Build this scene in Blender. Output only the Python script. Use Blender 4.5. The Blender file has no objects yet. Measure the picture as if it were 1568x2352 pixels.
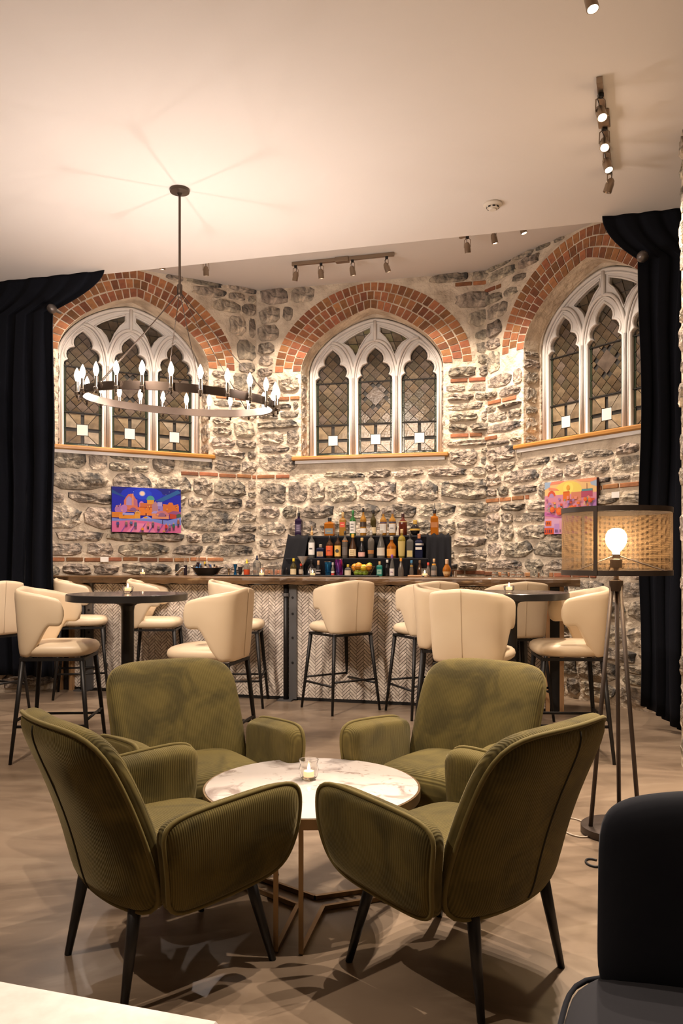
import bpy, math, random
from mathutils import Vector, Matrix
from mathutils.geometry import tessellate_polygon

R = math.radians
scene = bpy.context.scene
COL = scene.collection

# ------------------------------------------------------------------ camera
cam_data = bpy.data.cameras.new('camera')
cam_data.sensor_fit = 'VERTICAL'
cam_data.sensor_height = 36.0
cam_data.lens = 1850.0 / 2352.0 * 36.0
cam_data.shift_y = 109.0 / 2352.0
cam_data.clip_start = 0.05
cam = bpy.data.objects.new('camera', cam_data)
cam.location = (0, 0, 1.30)
cam.rotation_euler = (R(90), 0, 0)
COL.objects.link(cam)
scene.camera = cam

# ------------------------------------------------------------------ world, exposure
world = bpy.data.worlds.new('world')
scene.world = world
world.use_nodes = True
world.node_tree.nodes['Background'].inputs['Color'].default_value = (1.0, 0.86, 0.72, 1)
world.node_tree.nodes['Background'].inputs['Strength'].default_value = 0.02
scene.view_settings.view_transform = 'Standard'
scene.view_settings.look = 'None'
scene.view_settings.gamma = 1.0
scene.view_settings.use_curve_mapping = False
scene.view_settings.exposure = 0.05

scene.cycles.max_bounces = 8
scene.cycles.diffuse_bounces = 3
scene.cycles.glossy_bounces = 3
scene.cycles.transmission_bounces = 6
scene.cycles.transparent_max_bounces = 6
scene.cycles.adaptive_threshold = 0.03
scene.cycles.light_sampling_threshold = 0.02
scene.cycles.caustics_reflective = False
scene.cycles.caustics_refractive = False

# light levels of the lamps built further down
WARM = (1.0, 0.81, 0.645)
L_BULB_BRIGHT = 19500.0     # filaments of the six strong chandelier bulbs, emission strength
L_BULB_DIM = 10.0
L_SPOT_APSE = 150.0
L_SPOT_ROOM = 260.0
L_LAMP = 260.0
L_FLAME = 30.0

# ------------------------------------------------------------------ helpers
class MB:
    """collects vertices and faces of one mesh"""
    def __init__(self):
        self.v, self.f, self.uv, self.mi = [], [], {}, {}

    def add(self, vs, fs, uvs=None, mi=None):
        b = len(self.v)
        self.v += [tuple(p) for p in vs]
        for k, f in enumerate(fs):
            if uvs is not None:
                self.uv[len(self.f)] = [uvs[i] for i in f]
            if mi is not None:
                self.mi[len(self.f)] = mi
            self.f.append(tuple(i + b for i in f))
        return self

    def box(self, x0, x1, y0, y1, z0, z1, m=None):
        vs = [(x, y, z) for z in (z0, z1) for y in (y0, y1) for x in (x0, x1)]
        if m is not None:
            vs = [m @ Vector(p) for p in vs]
        return self.add(vs, [(0, 2, 3, 1), (4, 5, 7, 6), (0, 1, 5, 4), (2, 6, 7, 3), (0, 4, 6, 2), (1, 3, 7, 5)])

    def cbox(self, x0, x1, y0, y1, z0, z1, c=0.01):
        """box with chamfered edges"""
        xs, ys, zs = (x0, x1), (y0, y1), (z0, z1)
        vs, idx = [], {}
        for ix in (0, 1):
            for iy in (0, 1):
                for iz in (0, 1):
                    sx, sy, sz = (1 if ix == 0 else -1), (1 if iy == 0 else -1), (1 if iz == 0 else -1)
                    for ax in range(3):
                        p = [xs[ix] + sx * c, ys[iy] + sy * c, zs[iz] + sz * c]
                        p[ax] = (xs[ix], ys[iy], zs[iz])[ax]
                        idx[ix, iy, iz, ax] = len(vs)
                        vs.append(tuple(p))
        I = idx
        fs = []
        for s in (0, 1):
            q = [I[s, 0, 0, 0], I[s, 1, 0, 0], I[s, 1, 1, 0], I[s, 0, 1, 0]]
            fs.append(q if s else q[::-1])
            q = [I[0, s, 0, 1], I[0, s, 1, 1], I[1, s, 1, 1], I[1, s, 0, 1]]
            fs.append(q if s else q[::-1])
            q = [I[0, 0, s, 2], I[1, 0, s, 2], I[1, 1, s, 2], I[0, 1, s, 2]]
            fs.append(q if s else q[::-1])
        for a in (0, 1):
            for b in (0, 1):
                fs.append([I[0, a, b, 1], I[1, a, b, 1], I[1, a, b, 2], I[0, a, b, 2]])
                fs.append([I[a, 0, b, 0], I[a, 1, b, 0], I[a, 1, b, 2], I[a, 0, b, 2]])
                fs.append([I[a, b, 0, 0], I[a, b, 1, 0], I[a, b, 1, 1], I[a, b, 0, 1]])
                for g in (0, 1):
                    fs.append([I[a, b, g, 0], I[a, b, g, 1], I[a, b, g, 2]])
        return self.add(vs, fs)

    def tube(self, pts, r, n=8, closed=False, taper=None):
        pts = [Vector(p) for p in pts]
        m = len(pts)
        vs, fs = [], []
        prev = None
        for i, p in enumerate(pts):
            if closed:
                t = (pts[(i + 1) % m] - pts[i - 1]).normalized()
            else:
                t = (pts[min(i + 1, m - 1)] - pts[max(i - 1, 0)]).normalized()
            if prev is None:
                a = t.orthogonal().normalized()
            else:
                a = prev - t * prev.dot(t)
                a = a.normalized() if a.length > 1e-6 else t.orthogonal().normalized()
            prev = a
            b = t.cross(a)
            rr = r if taper is None else r + (taper - r) * i / (m - 1)
            for k in range(n):
                w = 2 * math.pi * k / n
                vs.append(p + (a * math.cos(w) + b * math.sin(w)) * rr)
        for i in range(m if closed else m - 1):
            j = (i + 1) % m
            for k in range(n):
                l = (k + 1) % n
                fs.append((i * n + k, i * n + l, j * n + l, j * n + k))
        if not closed:
            fs.append(tuple(range(n))[::-1])
            fs.append(tuple((m - 1) * n + k for k in range(n)))
        return self.add(vs, fs)

    def lathe(self, prof, n=16, c=(0, 0, 0), cap=True):
        """profile of (r, z), turned about z"""
        vs, fs = [], []
        m = len(prof)
        for r, z in prof:
            for k in range(n):
                w = 2 * math.pi * k / n
                vs.append((c[0] + r * math.cos(w), c[1] + r * math.sin(w), c[2] + z))
        for i in range(m - 1):
            for k in range(n):
                l = (k + 1) % n
                fs.append((i * n + k, i * n + l, (i + 1) * n + l, (i + 1) * n + k))
        ring = tuple(prof[0]) == tuple(prof[-1])
        if prof[0][0] > 1e-5 and not ring and cap:
            fs.append(tuple(range(n))[::-1])
        if prof[-1][0] > 1e-5 and not ring and cap:
            fs.append(tuple((m - 1) * n + k for k in range(n)))
        return self.add(vs, fs)

    def plate(self, outer, holes=(), y0=0.0, y1=0.01, sides=True, mi=None):
        """polygon in (x, z) with holes, between y0 (front) and y1 (back)"""
        loops = [list(outer)] + [list(h) for h in holes]
        tri = tessellate_polygon([[Vector((x, z, 0)) for x, z in l] for l in loops])
        flat = [p for l in loops for p in l]
        n = len(flat)
        vs = [(x, y0, z) for x, z in flat] + [(x, y1, z) for x, z in flat]
        fs = []
        for t in tri:
            a, b, c = [flat[i] for i in t]
            cr = (b[0] - a[0]) * (c[1] - a[1]) - (b[1] - a[1]) * (c[0] - a[0])
            t = tuple(t) if cr > 0 else tuple(t)[::-1]
            fs.append(t)
            if sides:
                fs.append(tuple(i + n for i in t[::-1]))
        if sides:
            o = 0
            for l in loops:
                k = len(l)
                for i in range(k):
                    j = (i + 1) % k
                    fs.append((o + i, o + i + n, o + j + n, o + j))
                o += k
        return self.add(vs, fs, mi=mi)

    def pad(self, f, n=3.6, nu=14, nv=14, k=6.0, uvs=(0.5, 0.5)):
        """closed cushion: f(p, q, t) with p, q in -1..1 on a rounded outline and t = -1..1 through the thickness"""
        def g(i, m):
            return math.sin(math.pi / 2 * (2 * i / m - 1))
        vs, fs, uv = [], [], []
        ids = {}
        for side in (1, -1):
            for i in range(nu + 1):
                for j in range(nv + 1):
                    u, v = g(i, nu), g(j, nv)
                    edge = i in (0, nu) or j in (0, nv)
                    if side == -1 and edge:
                        ids[side, i, j] = ids[1, i, j]
                        continue
                    m = max(abs(u), abs(v))
                    s = 0 if m < 1e-9 else m / (abs(u) ** n + abs(v) ** n) ** (1 / n)
                    t = 0 if edge else math.sqrt(max(0.0, 1 - m ** k))
                    ids[side, i, j] = len(vs)
                    vs.append(f(u * s, v * s, side * t))
                    uv.append((u * s * uvs[0], v * s * uvs[1]))
        for side in (1, -1):
            for i in range(nu):
                for j in range(nv):
                    q = (ids[side, i, j], ids[side, i + 1, j], ids[side, i + 1, j + 1], ids[side, i, j + 1])
                    fs.append(q if side == 1 else q[::-1])
        return self.add(vs, fs, uv)

    def build(self, name, mat, parent=None, smooth=False, loc=None, rotz=None):
        return link(name, self.mesh(name, mat, smooth), parent, loc, rotz)

    def mesh(self, name, mat, smooth=False):
        me = bpy.data.meshes.new(name)
        me.from_pydata(self.v, [], self.f)
        mats = mat if isinstance(mat, (list, tuple)) else [mat]
        for m in mats:
            me.materials.append(m)
        if self.mi:
            for k, i in self.mi.items():
                me.polygons[k].material_index = i
        if self.uv:
            lay = me.uv_layers.new(name='uv')
            for p in me.polygons:
                c = self.uv.get(p.index)
                if c:
                    for li, w in zip(p.loop_indices, c):
                        lay.data[li].uv = w
        if smooth:
            me.polygons.foreach_set('use_smooth', [True] * len(me.polygons))
            if smooth != 'all':
                me.set_sharp_from_angle(angle=R(40))
        me.update()
        return me


def link(name, data, parent=None, loc=None, rotz=None):
    o = bpy.data.objects.new(name, data)
    COL.objects.link(o)
    if parent is not None:
        o.parent = parent
    if loc is not None:
        o.location = loc
    if rotz is not None:
        o.rotation_euler = (0, 0, rotz)
    return o


def tag(o, label=None, cat=None, group=None, kind=None):
    if label: o['label'] = label
    if cat: o['category'] = cat
    if group: o['group'] = group
    if kind: o['kind'] = kind
    return o


def thing(name, label, cat, loc=(0, 0, 0), rotz=0.0, group=None):
    o = link(name, None, None, loc, rotz)
    o.empty_display_size = 0.1
    return tag(o, label, cat, group)


def dup(root, loc, rotz, label, group=None):
    def cp(o, par):
        c = o.copy()
        COL.objects.link(c)
        if par is not None:
            c.parent = par
        for ch in o.children:
            cp(ch, c)
        return c
    r = cp(root, None)
    r.location = loc
    r.rotation_euler = (0, 0, rotz)
    r['label'] = label
    if group:
        r['group'] = group
    return r


def clip(poly, a, b, c):
    """keep a*x + b*y <= c"""
    out = []
    for i in range(len(poly)):
        p, q = poly[i - 1], poly[i]
        dp, dq = a * p[0] + b * p[1] - c, a * q[0] + b * q[1] - c
        if (dp <= 0) != (dq <= 0):
            t = dp / (dp - dq)
            out.append((p[0] + (q[0] - p[0]) * t, p[1] + (q[1] - p[1]) * t))
        if dq <= 0:
            out.append(q)
    return out


def area(poly):
    return 0.5 * sum(poly[i - 1][0] * poly[i][1] - poly[i][0] * poly[i - 1][1] for i in range(len(poly)))


def lerp(a, b, t):
    return a + (b - a) * t


def arc(cx, cz, r, a0, a1, n=10):
    return [(cx + r * math.cos(R(lerp(a0, a1, i / n))), cz + r * math.sin(R(lerp(a0, a1, i / n)))) for i in range(n + 1)]


# ------------------------------------------------------------------ materials
def mat(name, col, rough=0.5, metal=0.0, col2=None, noise=5.0, detail=4.0, lo=0.35, hi=0.65, rand=0.0, bump=None,
        spec=None, trans=0.0, ior=None, emit=None, sheen=0.0, alpha=1.0, coord='Object', stretch=None, distort=0.0, col3=None, lo3=0.6, hi3=0.7,
        noise3=3.0, coat=0.0, hue=None):
    m = bpy.data.materials.new(name)
    m.use_nodes = True
    nt = m.node_tree
    N, L = nt.nodes, nt.links
    b = N['Principled BSDF']
    b.inputs['Roughness'].default_value = rough
    b.inputs['Metallic'].default_value = metal
    if spec is not None: b.inputs['Specular IOR Level'].default_value = spec
    if trans: b.inputs['Transmission Weight'].default_value = trans
    if ior: b.inputs['IOR'].default_value = ior
    if alpha < 1: b.inputs['Alpha'].default_value = alpha
    if coat: b.inputs['Coat Weight'].default_value = coat
    if sheen:
        b.inputs['Sheen Weight'].default_value = sheen
        b.inputs['Sheen Roughness'].default_value = 0.35
        b.inputs['Sheen Tint'].default_value = (*[min(1, c * 2.2 + 0.12) for c in col], 1)
    if emit:
        b.inputs['Emission Color'].default_value = (*emit[0], 1)
        b.inputs['Emission Strength'].default_value = emit[1]
    b.inputs['Base Color'].default_value = (*col, 1)
    tc = N.new('ShaderNodeTexCoord')
    vec = tc.outputs[coord]
    if stretch:
        mp = N.new('ShaderNodeMapping')
        mp.inputs['Scale'].default_value = stretch
        L.new(vec, mp.inputs['Vector'])
        vec = mp.outputs['Vector']
    out = None

    def nz(scale, det, dist=0.0):
        t = N.new('ShaderNodeTexNoise')
        t.inputs['Scale'].default_value = scale
        t.inputs['Detail'].default_value = det
        t.inputs['Distortion'].default_value = dist
        L.new(vec, t.inputs['Vector'])
        return t

    def ramp(src, a, c):
        r = N.new('ShaderNodeMapRange')
        r.inputs['From Min'].default_value = a
        r.inputs['From Max'].default_value = c
        L.new(src, r.inputs['Value'])
        return r.outputs['Result']

    def mix(fac, a, c, kind='MIX'):
        x = N.new('ShaderNodeMix')
        x.data_type = 'RGBA'
        x.blend_type = kind
        if isinstance(fac, float): x.inputs['Factor'].default_value = fac
        else: L.new(fac, x.inputs['Factor'])
        for k, s in ((6, a), (7, c)):
            if isinstance(s, tuple): x.inputs[k].default_value = (*s, 1)
            else: L.new(s, x.inputs[k])
        return x.outputs[2]
    if col2 is not None:
        t = nz(noise, detail, distort)
        out = mix(ramp(t.outputs['Fac'], lo, hi), col, col2)
    if col3 is not None:
        t = nz(noise3, detail, distort)
        out = mix(ramp(t.outputs['Fac'], lo3, hi3), out if out else col, col3)
    if rand:
        oi = N.new('ShaderNodeObjectInfo')
        hs = N.new('ShaderNodeHueSaturation')
        mr = N.new('ShaderNodeMapRange')
        mr.inputs['To Min'].default_value = 1 - rand
        mr.inputs['To Max'].default_value = 1 + rand
        L.new(oi.outputs['Random'], mr.inputs['Value'])
        L.new(mr.outputs['Result'], hs.inputs['Value'])
        if hue:
            mh = N.new('ShaderNodeMapRange')
            wn = N.new('ShaderNodeTexWhiteNoise')
            wn.noise_dimensions = '1D'
            L.new(oi.outputs['Random'], wn.inputs['W'])
            mh.inputs['To Min'].default_value = 0.5 - hue
            mh.inputs['To Max'].default_value = 0.5 + hue
            L.new(wn.outputs['Value'], mh.inputs['Value'])
            L.new(mh.outputs['Result'], hs.inputs['Hue'])
        if out: L.new(out, hs.inputs['Color'])
        else: hs.inputs['Color'].default_value = (*col, 1)
        out = hs.outputs['Color']
    if out is not None:
        L.new(out, b.inputs['Base Color'])
    if bump:
        t = nz(bump[0], bump[3] if len(bump) > 3 else 6.0)
        bp = N.new('ShaderNodeBump')
        bp.inputs['Strength'].default_value = bump[1]
        bp.inputs['Distance'].default_value = bump[2]
        L.new(t.outputs['Fac'], bp.inputs['Height'])
        L.new(bp.outputs['Normal'], b.inputs['Normal'])
    m['vec'] = 0
    return m


def ribbed(name, col, col2, period, strength):
    """corduroy: ribs run along v of the uv map, with soft crush marks in the nap"""
    m = mat(name, col, rough=0.85, col2=col2, noise=5.0, detail=3.0, lo=0.42, hi=0.62, sheen=0.55, distort=1.2, spec=0.2)
    nt = m.node_tree
    N, L = nt.nodes, nt.links
    tc = N.new('ShaderNodeTexCoord')
    w = N.new('ShaderNodeTexWave')
    w.wave_type = 'BANDS'
    w.bands_direction = 'X'
    w.inputs['Scale'].default_value = 0.314 / period
    w.inputs['Distortion'].default_value = 0.0
    L.new(tc.outputs['UV'], w.inputs['Vector'])
    b = N['Principled BSDF']
    bp = N.new('ShaderNodeBump')
    bp.inputs['Strength'].default_value = strength
    bp.inputs['Distance'].default_value = 0.003
    L.new(w.outputs['Fac'], bp.inputs['Height'])
    L.new(bp.outputs['Normal'], b.inputs['Normal'])
    src = b.inputs['Base Color'].links[0].from_socket
    mx = N.new('ShaderNodeMix')
    mx.data_type = 'RGBA'
    mx.blend_type = 'MULTIPLY'
    mr = N.new('ShaderNodeMapRange')
    mr.inputs['To Min'].default_value = 0.74
    mr.inputs['To Max'].default_value = 1.08
    L.new(w.outputs['Fac'], mr.inputs['Value'])
    mx.inputs['Factor'].default_value = 1.0
    L.new(src, mx.inputs[6])
    L.new(mr.outputs['Result'], mx.inputs[7])
    L.new(mx.outputs[2], b.inputs['Base Color'])
    return m


M = {}
M['ceiling'] = mat('ceiling_paint', (0.78, 0.725, 0.685), 0.9)
M['ceiling_grey'] = mat('apse_ceiling_grey', (0.62, 0.585, 0.56), 0.9)  # greyer and darker than the main ceiling
M['plaster'] = mat('wall_plaster', (0.72, 0.66, 0.58), 0.9, col2=(0.66, 0.60, 0.52), noise=2)
M['concrete'] = mat('polished_concrete', (0.29, 0.215, 0.150), 0.36, col2=(0.165, 0.118, 0.080), noise=1.3, detail=5, lo=0.40, hi=0.64, distort=2.0,
                    col3=(0.33, 0.255, 0.18), noise3=2.4, lo3=0.55, hi3=0.75, bump=(2.5, 0.08, 0.02), stretch=(0.7, 1.5, 1))
M['mortar'] = mat('lime_mortar', (0.70, 0.60, 0.47), 0.95, col2=(0.46, 0.375, 0.285), noise=5, detail=6, lo=0.42, hi=0.66, bump=(11, 1.0, 0.05, 5))
M['stone'] = mat('rubble_stone', (0.36, 0.30, 0.235), 0.8, col2=(0.062, 0.057, 0.053), noise=8, detail=6, lo=0.40, hi=0.61, distort=1.0,
                 col3=(0.62, 0.52, 0.40), noise3=5.0, lo3=0.48, hi3=0.64, rand=0.35, hue=0.015, bump=(16, 1.0, 0.06, 5))
M['brick'] = mat('red_brick', (0.37, 0.145, 0.058), 0.85, col2=(0.23, 0.095, 0.045), noise=14, detail=6, rand=0.45, hue=0.012, bump=(50, 0.5, 0.006),
                 col3=(0.62, 0.48, 0.36), noise3=9, lo3=0.66, hi3=0.74)
M['white'] = mat('white_paint', (0.74, 0.71, 0.68), 0.45)
M['oak'] = mat('varnished_oak', (0.46, 0.22, 0.05), 0.32, col2=(0.36, 0.16, 0.035), noise=3, stretch=(1, 12, 12), coat=0.4)
M['lead'] = mat('lead', (0.035, 0.033, 0.03), 0.5, 0.6)
GL = [(0.115, 0.080, 0.046), (0.095, 0.068, 0.041), (0.150, 0.112, 0.070), (0.082, 0.066, 0.040), (0.120, 0.092, 0.072)]
M['pane'] = [mat('leaded_glass', c, 0.16, col2=tuple(x * 0.55 for x in c), noise=9, detail=5, rand=0.22, spec=0.7, bump=(40, 0.25, 0.006)) for c in GL]
M['pane_light'] = [mat('pale_leaded_glass', c, 0.16, col2=tuple(x * 0.6 for x in c), noise=12, detail=5, rand=0.3, spec=0.7, bump=(40, 0.25, 0.006)) for c in ((0.24, 0.185, 0.115), (0.17, 0.128, 0.08), (0.30, 0.255, 0.19), (0.22, 0.20, 0.09))]
M['pane_green'] = mat('green_border_glass', (0.022, 0.032, 0.018), 0.12, spec=0.8, bump=(50, 0.3, 0.005))
M['pane_white'] = mat('milk_glass', (0.62, 0.60, 0.57), 0.3)
M['velvet'] = mat('black_velvet', (0.0085, 0.0095, 0.014), 0.95, sheen=0.22, spec=0.1)
M['black_cloth'] = mat('black_cloth', (0.010, 0.010, 0.012), 0.9, sheen=0.15, spec=0.1)
M['knob'] = mat('pewter', (0.16, 0.14, 0.13), 0.4, 0.8)
M['bar_wood'] = mat('reclaimed_wood', (0.155, 0.085, 0.036), 0.38, col2=(0.065, 0.034, 0.015), noise=4, detail=8, stretch=(0.7, 6, 6),
                    col3=(0.42, 0.27, 0.13), noise3=3.0, lo3=0.60, hi3=0.68, bump=(20, 0.5, 0.01), coat=0.3)
M['pale_wood'] = mat('pale_wood', (0.50, 0.30, 0.14), 0.6, col2=(0.40, 0.22, 0.10), noise=4, stretch=(8, 8, 0.8))
M['tile'] = mat('stone_tile', (0.76, 0.68, 0.60), 0.45, col2=(0.62, 0.54, 0.47), noise=8, rand=0.16, hue=0.006)
M['grout'] = mat('dark_grout', (0.085, 0.062, 0.047), 0.95)
M['black_metal'] = mat('black_metal', (0.012, 0.011, 0.011), 0.45, 0.3)
M['grey_steel'] = mat('grey_steel', (0.14, 0.14, 0.145), 0.45, 0.6)
M['bronze'] = mat('oiled_bronze', (0.085, 0.062, 0.048), 0.38, 0.85)
M['nickel'] = mat('brushed_bronze', (0.34, 0.265, 0.20), 0.32, 0.9)
M['chrome'] = mat('polished_nickel', (0.60, 0.55, 0.50), 0.16, 1.0)
M['cream'] = mat('cream_leather', (0.76, 0.62, 0.44), 0.42, col2=(0.71, 0.56, 0.385), noise=3, detail=2)
M['cream_seam'] = mat('cream_seam', (0.50, 0.38, 0.25), 0.6)
M['olive'] = ribbed('olive_corduroy', (0.118, 0.092, 0.027), (0.066, 0.053, 0.017), 0.0085, 0.45)
M['olive_pipe'] = mat('olive_piping', (0.125, 0.098, 0.032), 0.8, sheen=0.5, spec=0.2)
M['olive_seam'] = mat('olive_seam', (0.020, 0.017, 0.006), 0.9)
M['black_leg'] = mat('black_wood', (0.010, 0.009, 0.009), 0.4)
M['marble'] = mat('white_marble', (0.66, 0.60, 0.56), 0.12, col2=(0.34, 0.28, 0.26), noise=5.5, detail=6, lo=0.53, hi=0.66, distort=1.8, coat=0.3,
                  col3=(0.40, 0.33, 0.30), noise3=13, lo3=0.60, hi3=0.68)
M['brass'] = mat('aged_brass', (0.24, 0.155, 0.075), 0.38, 0.85)
M['table_black'] = mat('black_laminate', (0.020, 0.018, 0.018), 0.30)
M['table_top'] = mat('dark_stained_top', (0.055, 0.047, 0.043), 0.22, coat=0.2)
M['table_white'] = mat('pale_stone_top', (0.74, 0.70, 0.66), 0.22, col2=(0.66, 0.62, 0.58), noise=40, detail=6)
M['navy'] = mat('navy_velvet', (0.0060, 0.0068, 0.0105), 0.9, sheen=0.25, spec=0.15, col2=(0.010, 0.011, 0.015), noise=4)
M['navy_seat'] = mat('navy_velvet_seat', (0.022, 0.022, 0.026), 0.9, sheen=0.25, spec=0.15)
M['mesh_dark'] = mat('dark_band_metal', (0.070, 0.052, 0.042), 0.5, 0.5)
M['bulb_glow'] = mat('lit_bulb', (1, 0.95, 0.88), 0.1, emit=((1.0, 0.88, 0.74), 9.0), alpha=0.35)
M['filament'] = mat('glowing_filament', (1, 0.9, 0.7), 0.3, emit=((1.0, 0.85, 0.755), L_BULB_BRIGHT))
M['bulb_dim'] = mat('clear_lit_bulb', (1, 0.9, 0.75), 0.2, emit=((1.0, 0.86, 0.66), L_BULB_DIM))
M['lamp_bulb'] = mat('globe_bulb', (1, 0.85, 0.6), 0.3, emit=((1.0, 0.74, 0.42), L_LAMP))
M['spot_lens'] = mat('lit_lens', (1, 0.9, 0.75), 0.3, emit=((1.0, 0.86, 0.68), 25.0))
M['flame'] = mat('candle_flame', (1, 0.8, 0.5), 0.5, emit=((1.0, 0.72, 0.40), L_FLAME))
M['wax'] = mat('warm_wax', (0.9, 0.72, 0.5), 0.5, emit=((1.0, 0.55, 0.25), 1.6))
for k_ in ('bulb_glow', 'bulb_dim', 'spot_lens', 'flame', 'wax'):      # faint glows: no direct sampling needed
    M[k_].cycles.emission_sampling = 'NONE'
M['clear'] = mat('clear_glass', (0.95, 0.94, 0.92), 0.04, trans=0.95, ior=1.3)
M['card'] = mat('white_card', (0.80, 0.78, 0.75), 0.6)
M['detector'] = mat('cream_plastic', (0.70, 0.63, 0.54), 0.5)
M['cord_white'] = mat('white_cord', (0.62, 0.54, 0.44), 0.5)
M['rubber'] = mat('black_rubber', (0.010, 0.009, 0.010), 0.6)
_c = {}


def cm(col, rough=0.35, metal=0.0, trans=0.0, name='enamel'):
    k = (tuple(col), rough, metal, trans)
    if k not in _c:
        _c[k] = mat(name, col, rough, metal, trans=trans)
    return _c[k]


def shade_mesh_material():
    """fine wire gauze: a grid of wires with open holes, in uv metres"""
    m = mat('wire_gauze', (0.17, 0.105, 0.055), 0.5, 0.6)
    nt = m.node_tree
    N, L = nt.nodes, nt.links
    b = N['Principled BSDF']
    tc = N.new('ShaderNodeTexCoord')
    holes = []
    for d in ('X', 'Y'):
        w = N.new('ShaderNodeTexWave')
        w.bands_direction = d
        w.inputs['Scale'].default_value = 0.314 / 0.0026
        L.new(tc.outputs['UV'], w.inputs['Vector'])
        g = N.new('ShaderNodeMath')
        g.operation = 'GREATER_THAN'
        g.inputs[1].default_value = 0.62
        L.new(w.outputs['Fac'], g.inputs[0])
        holes.append(g.outputs[0])
    mx = N.new('ShaderNodeMath')
    mx.operation = 'MAXIMUM'
    L.new(holes[0], mx.inputs[0])
    L.new(holes[1], mx.inputs[1])
    L.new(mx.outputs[0], b.inputs['Alpha'])
    return m


M['gauze'] = shade_mesh_material()
# ------------------------------------------------------------------ the room shell
ZC, ZA = 4.00, 4.37                      # main ceiling, ceiling of the apse
U = Vector((math.cos(R(-15.3)), math.sin(R(-15.3)), 0))
V = Vector((-U.y, U.x, 0))
H0 = Vector((0, 7.01, 0))                # point on the front edge of the apse


def struct(name, mb, m, loc=None, rotz=None, smooth=False, label=None):
    o = mb.build(name, m, None, smooth, loc, rotz)
    return tag(o, label, None, None, 'structure')


rng = random.Random(7)
LW, RW, BW = -6.5, 6.0, -11.5             # room sides along U, back along V (from the apse edge)


def room(u, v, z=0.0):
    p = H0 + U * u + V * v
    return (p.x, p.y, z)


mb = MB()
mb.add([room(LW, BW), room(RW, BW), room(RW, 5), room(LW, 5)], [(0, 1, 2, 3)])
mb.add([room(LW, BW, -0.1), room(RW, BW, -0.1), room(RW, 5, -0.1), room(LW, 5, -0.1)], [(3, 2, 1, 0)])
struct('floor', mb, M['concrete'], label='polished beige concrete floor with mottled swirls')
mb = MB()
b_ = [room(LW, BW, ZC), room(RW, BW, ZC), room(RW, 0, ZC), room(LW, 0, ZC)]
t_ = [(p[0], p[1], ZA + 0.1) for p in b_]
mb.add(b_ + t_, [(0, 3, 2, 1), (4, 5, 6, 7), (0, 1, 5, 4), (1, 2, 6, 5), (2, 3, 7, 6), (3, 0, 4, 7)])
struct('ceiling', mb, M['ceiling'], label='smooth off-white ceiling of the main room')
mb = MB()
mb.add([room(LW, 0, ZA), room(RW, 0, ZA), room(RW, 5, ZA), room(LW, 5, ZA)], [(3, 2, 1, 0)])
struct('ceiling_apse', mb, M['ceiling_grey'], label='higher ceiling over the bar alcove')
for nm, a, b in (('wall_left', (LW, BW), (LW, 0)), ('wall_right', (RW, 0), (RW, BW)), ('wall_front', (RW, BW), (LW, BW))):
    p, q = room(*a), room(*b)
    mb = MB()
    mb.add([p, q, (q[0], q[1], ZC), (p[0], p[1], ZC)], [(0, 1, 2, 3)])
    struct(nm, mb, M['plaster'], label={'wall_left': 'plain plaster side wall beyond the frame', 'wall_right': 'plain plaster wall opposite it',
                                        'wall_front': 'plain plaster wall behind the viewpoint'}[nm])

# ------------------------------------------------------------------ apse walls of rubble stone with brick arches
FL = 2.75
WC = 1.375                                # window centre along a facet
ZS = 2.46                                 # window frame foot
SPR = 3.415
HI, RI, PI_, QI = 0.80, 0.66, 1.2, 1.9
HO, RO, PO, QO = 1.115, 0.945, 1.75, 2.0


def arch(hw, rise, p, q, n=60, z0=SPR):
    """points from the left springing to the right one, evenly spaced"""
    raw = []
    for i in range(401):
        w = math.pi * i / 400
        t = -math.cos(w)
        raw.append((hw * t, z0 + rise * max(0.0, 1 - abs(t) ** p) ** (1 / q)))
    acc = [0.0]
    for i in range(400):
        acc.append(acc[-1] + math.dist(raw[i], raw[i + 1]))
    out, j = [], 0
    for k in range(n + 1):
        d = acc[-1] * k / n
        while j < 399 and acc[j + 1] < d:
            j += 1
        t = 0 if acc[j + 1] == acc[j] else (d - acc[j]) / (acc[j + 1] - acc[j])
        out.append((lerp(raw[j][0], raw[j + 1][0], t), lerp(raw[j][1], raw[j + 1][1], t)))
    return out


def half_out(z):
    if z < SPR: return HI
    t = (z - SPR) / RO
    if t >= 1: return 0.0
    return HO * (1 - t ** QO) ** (1 / PO)


def stone_mesh(r, w, h, prot):
    """irregular boulder face, w by h, standing proud towards -y; origin at its centre"""
    n = 12
    base = []
    e = r.uniform(3.5, 9.0)
    for k in range(n):
        a = 2 * math.pi * (k + r.uniform(-0.3, 0.3)) / n
        c, s = math.cos(a), math.sin(a)
        rr = (abs(c) ** e + abs(s) ** e) ** (-1 / e) * r.uniform(0.88, 1.06)
        base.append((c * rr * w / 2, s * rr * h / 2))
    vs, fs = [], []
    for sc, dy in ((1.0, 0.012), (0.93, -prot * 0.55), (0.58, -prot)):
        for x, z in base:
            vs.append((x * sc + r.uniform(-1, 1) * 0.03 * w * (sc < 0.9), dy + r.uniform(-0.45, 0.35) * prot * (sc < 1), z * sc + r.uniform(-1, 1) * 0.06 * h * (sc < 0.9)))
    vs.append((r.uniform(-.1, .1) * w, -prot * r.uniform(0.6, 1.3), r.uniform(-.1, .1) * h))
    for k in range(n):
        l = (k + 1) % n
        for ring in (0, 1):
            fs.append((ring * n + k, ring * n + l, (ring + 1) * n + l, (ring + 1) * n + k))
        fs.append((2 * n + k, 2 * n + l, 3 * n))
    m = MB()
    m.add(vs, [f[::-1] for f in fs])
    return m


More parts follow.
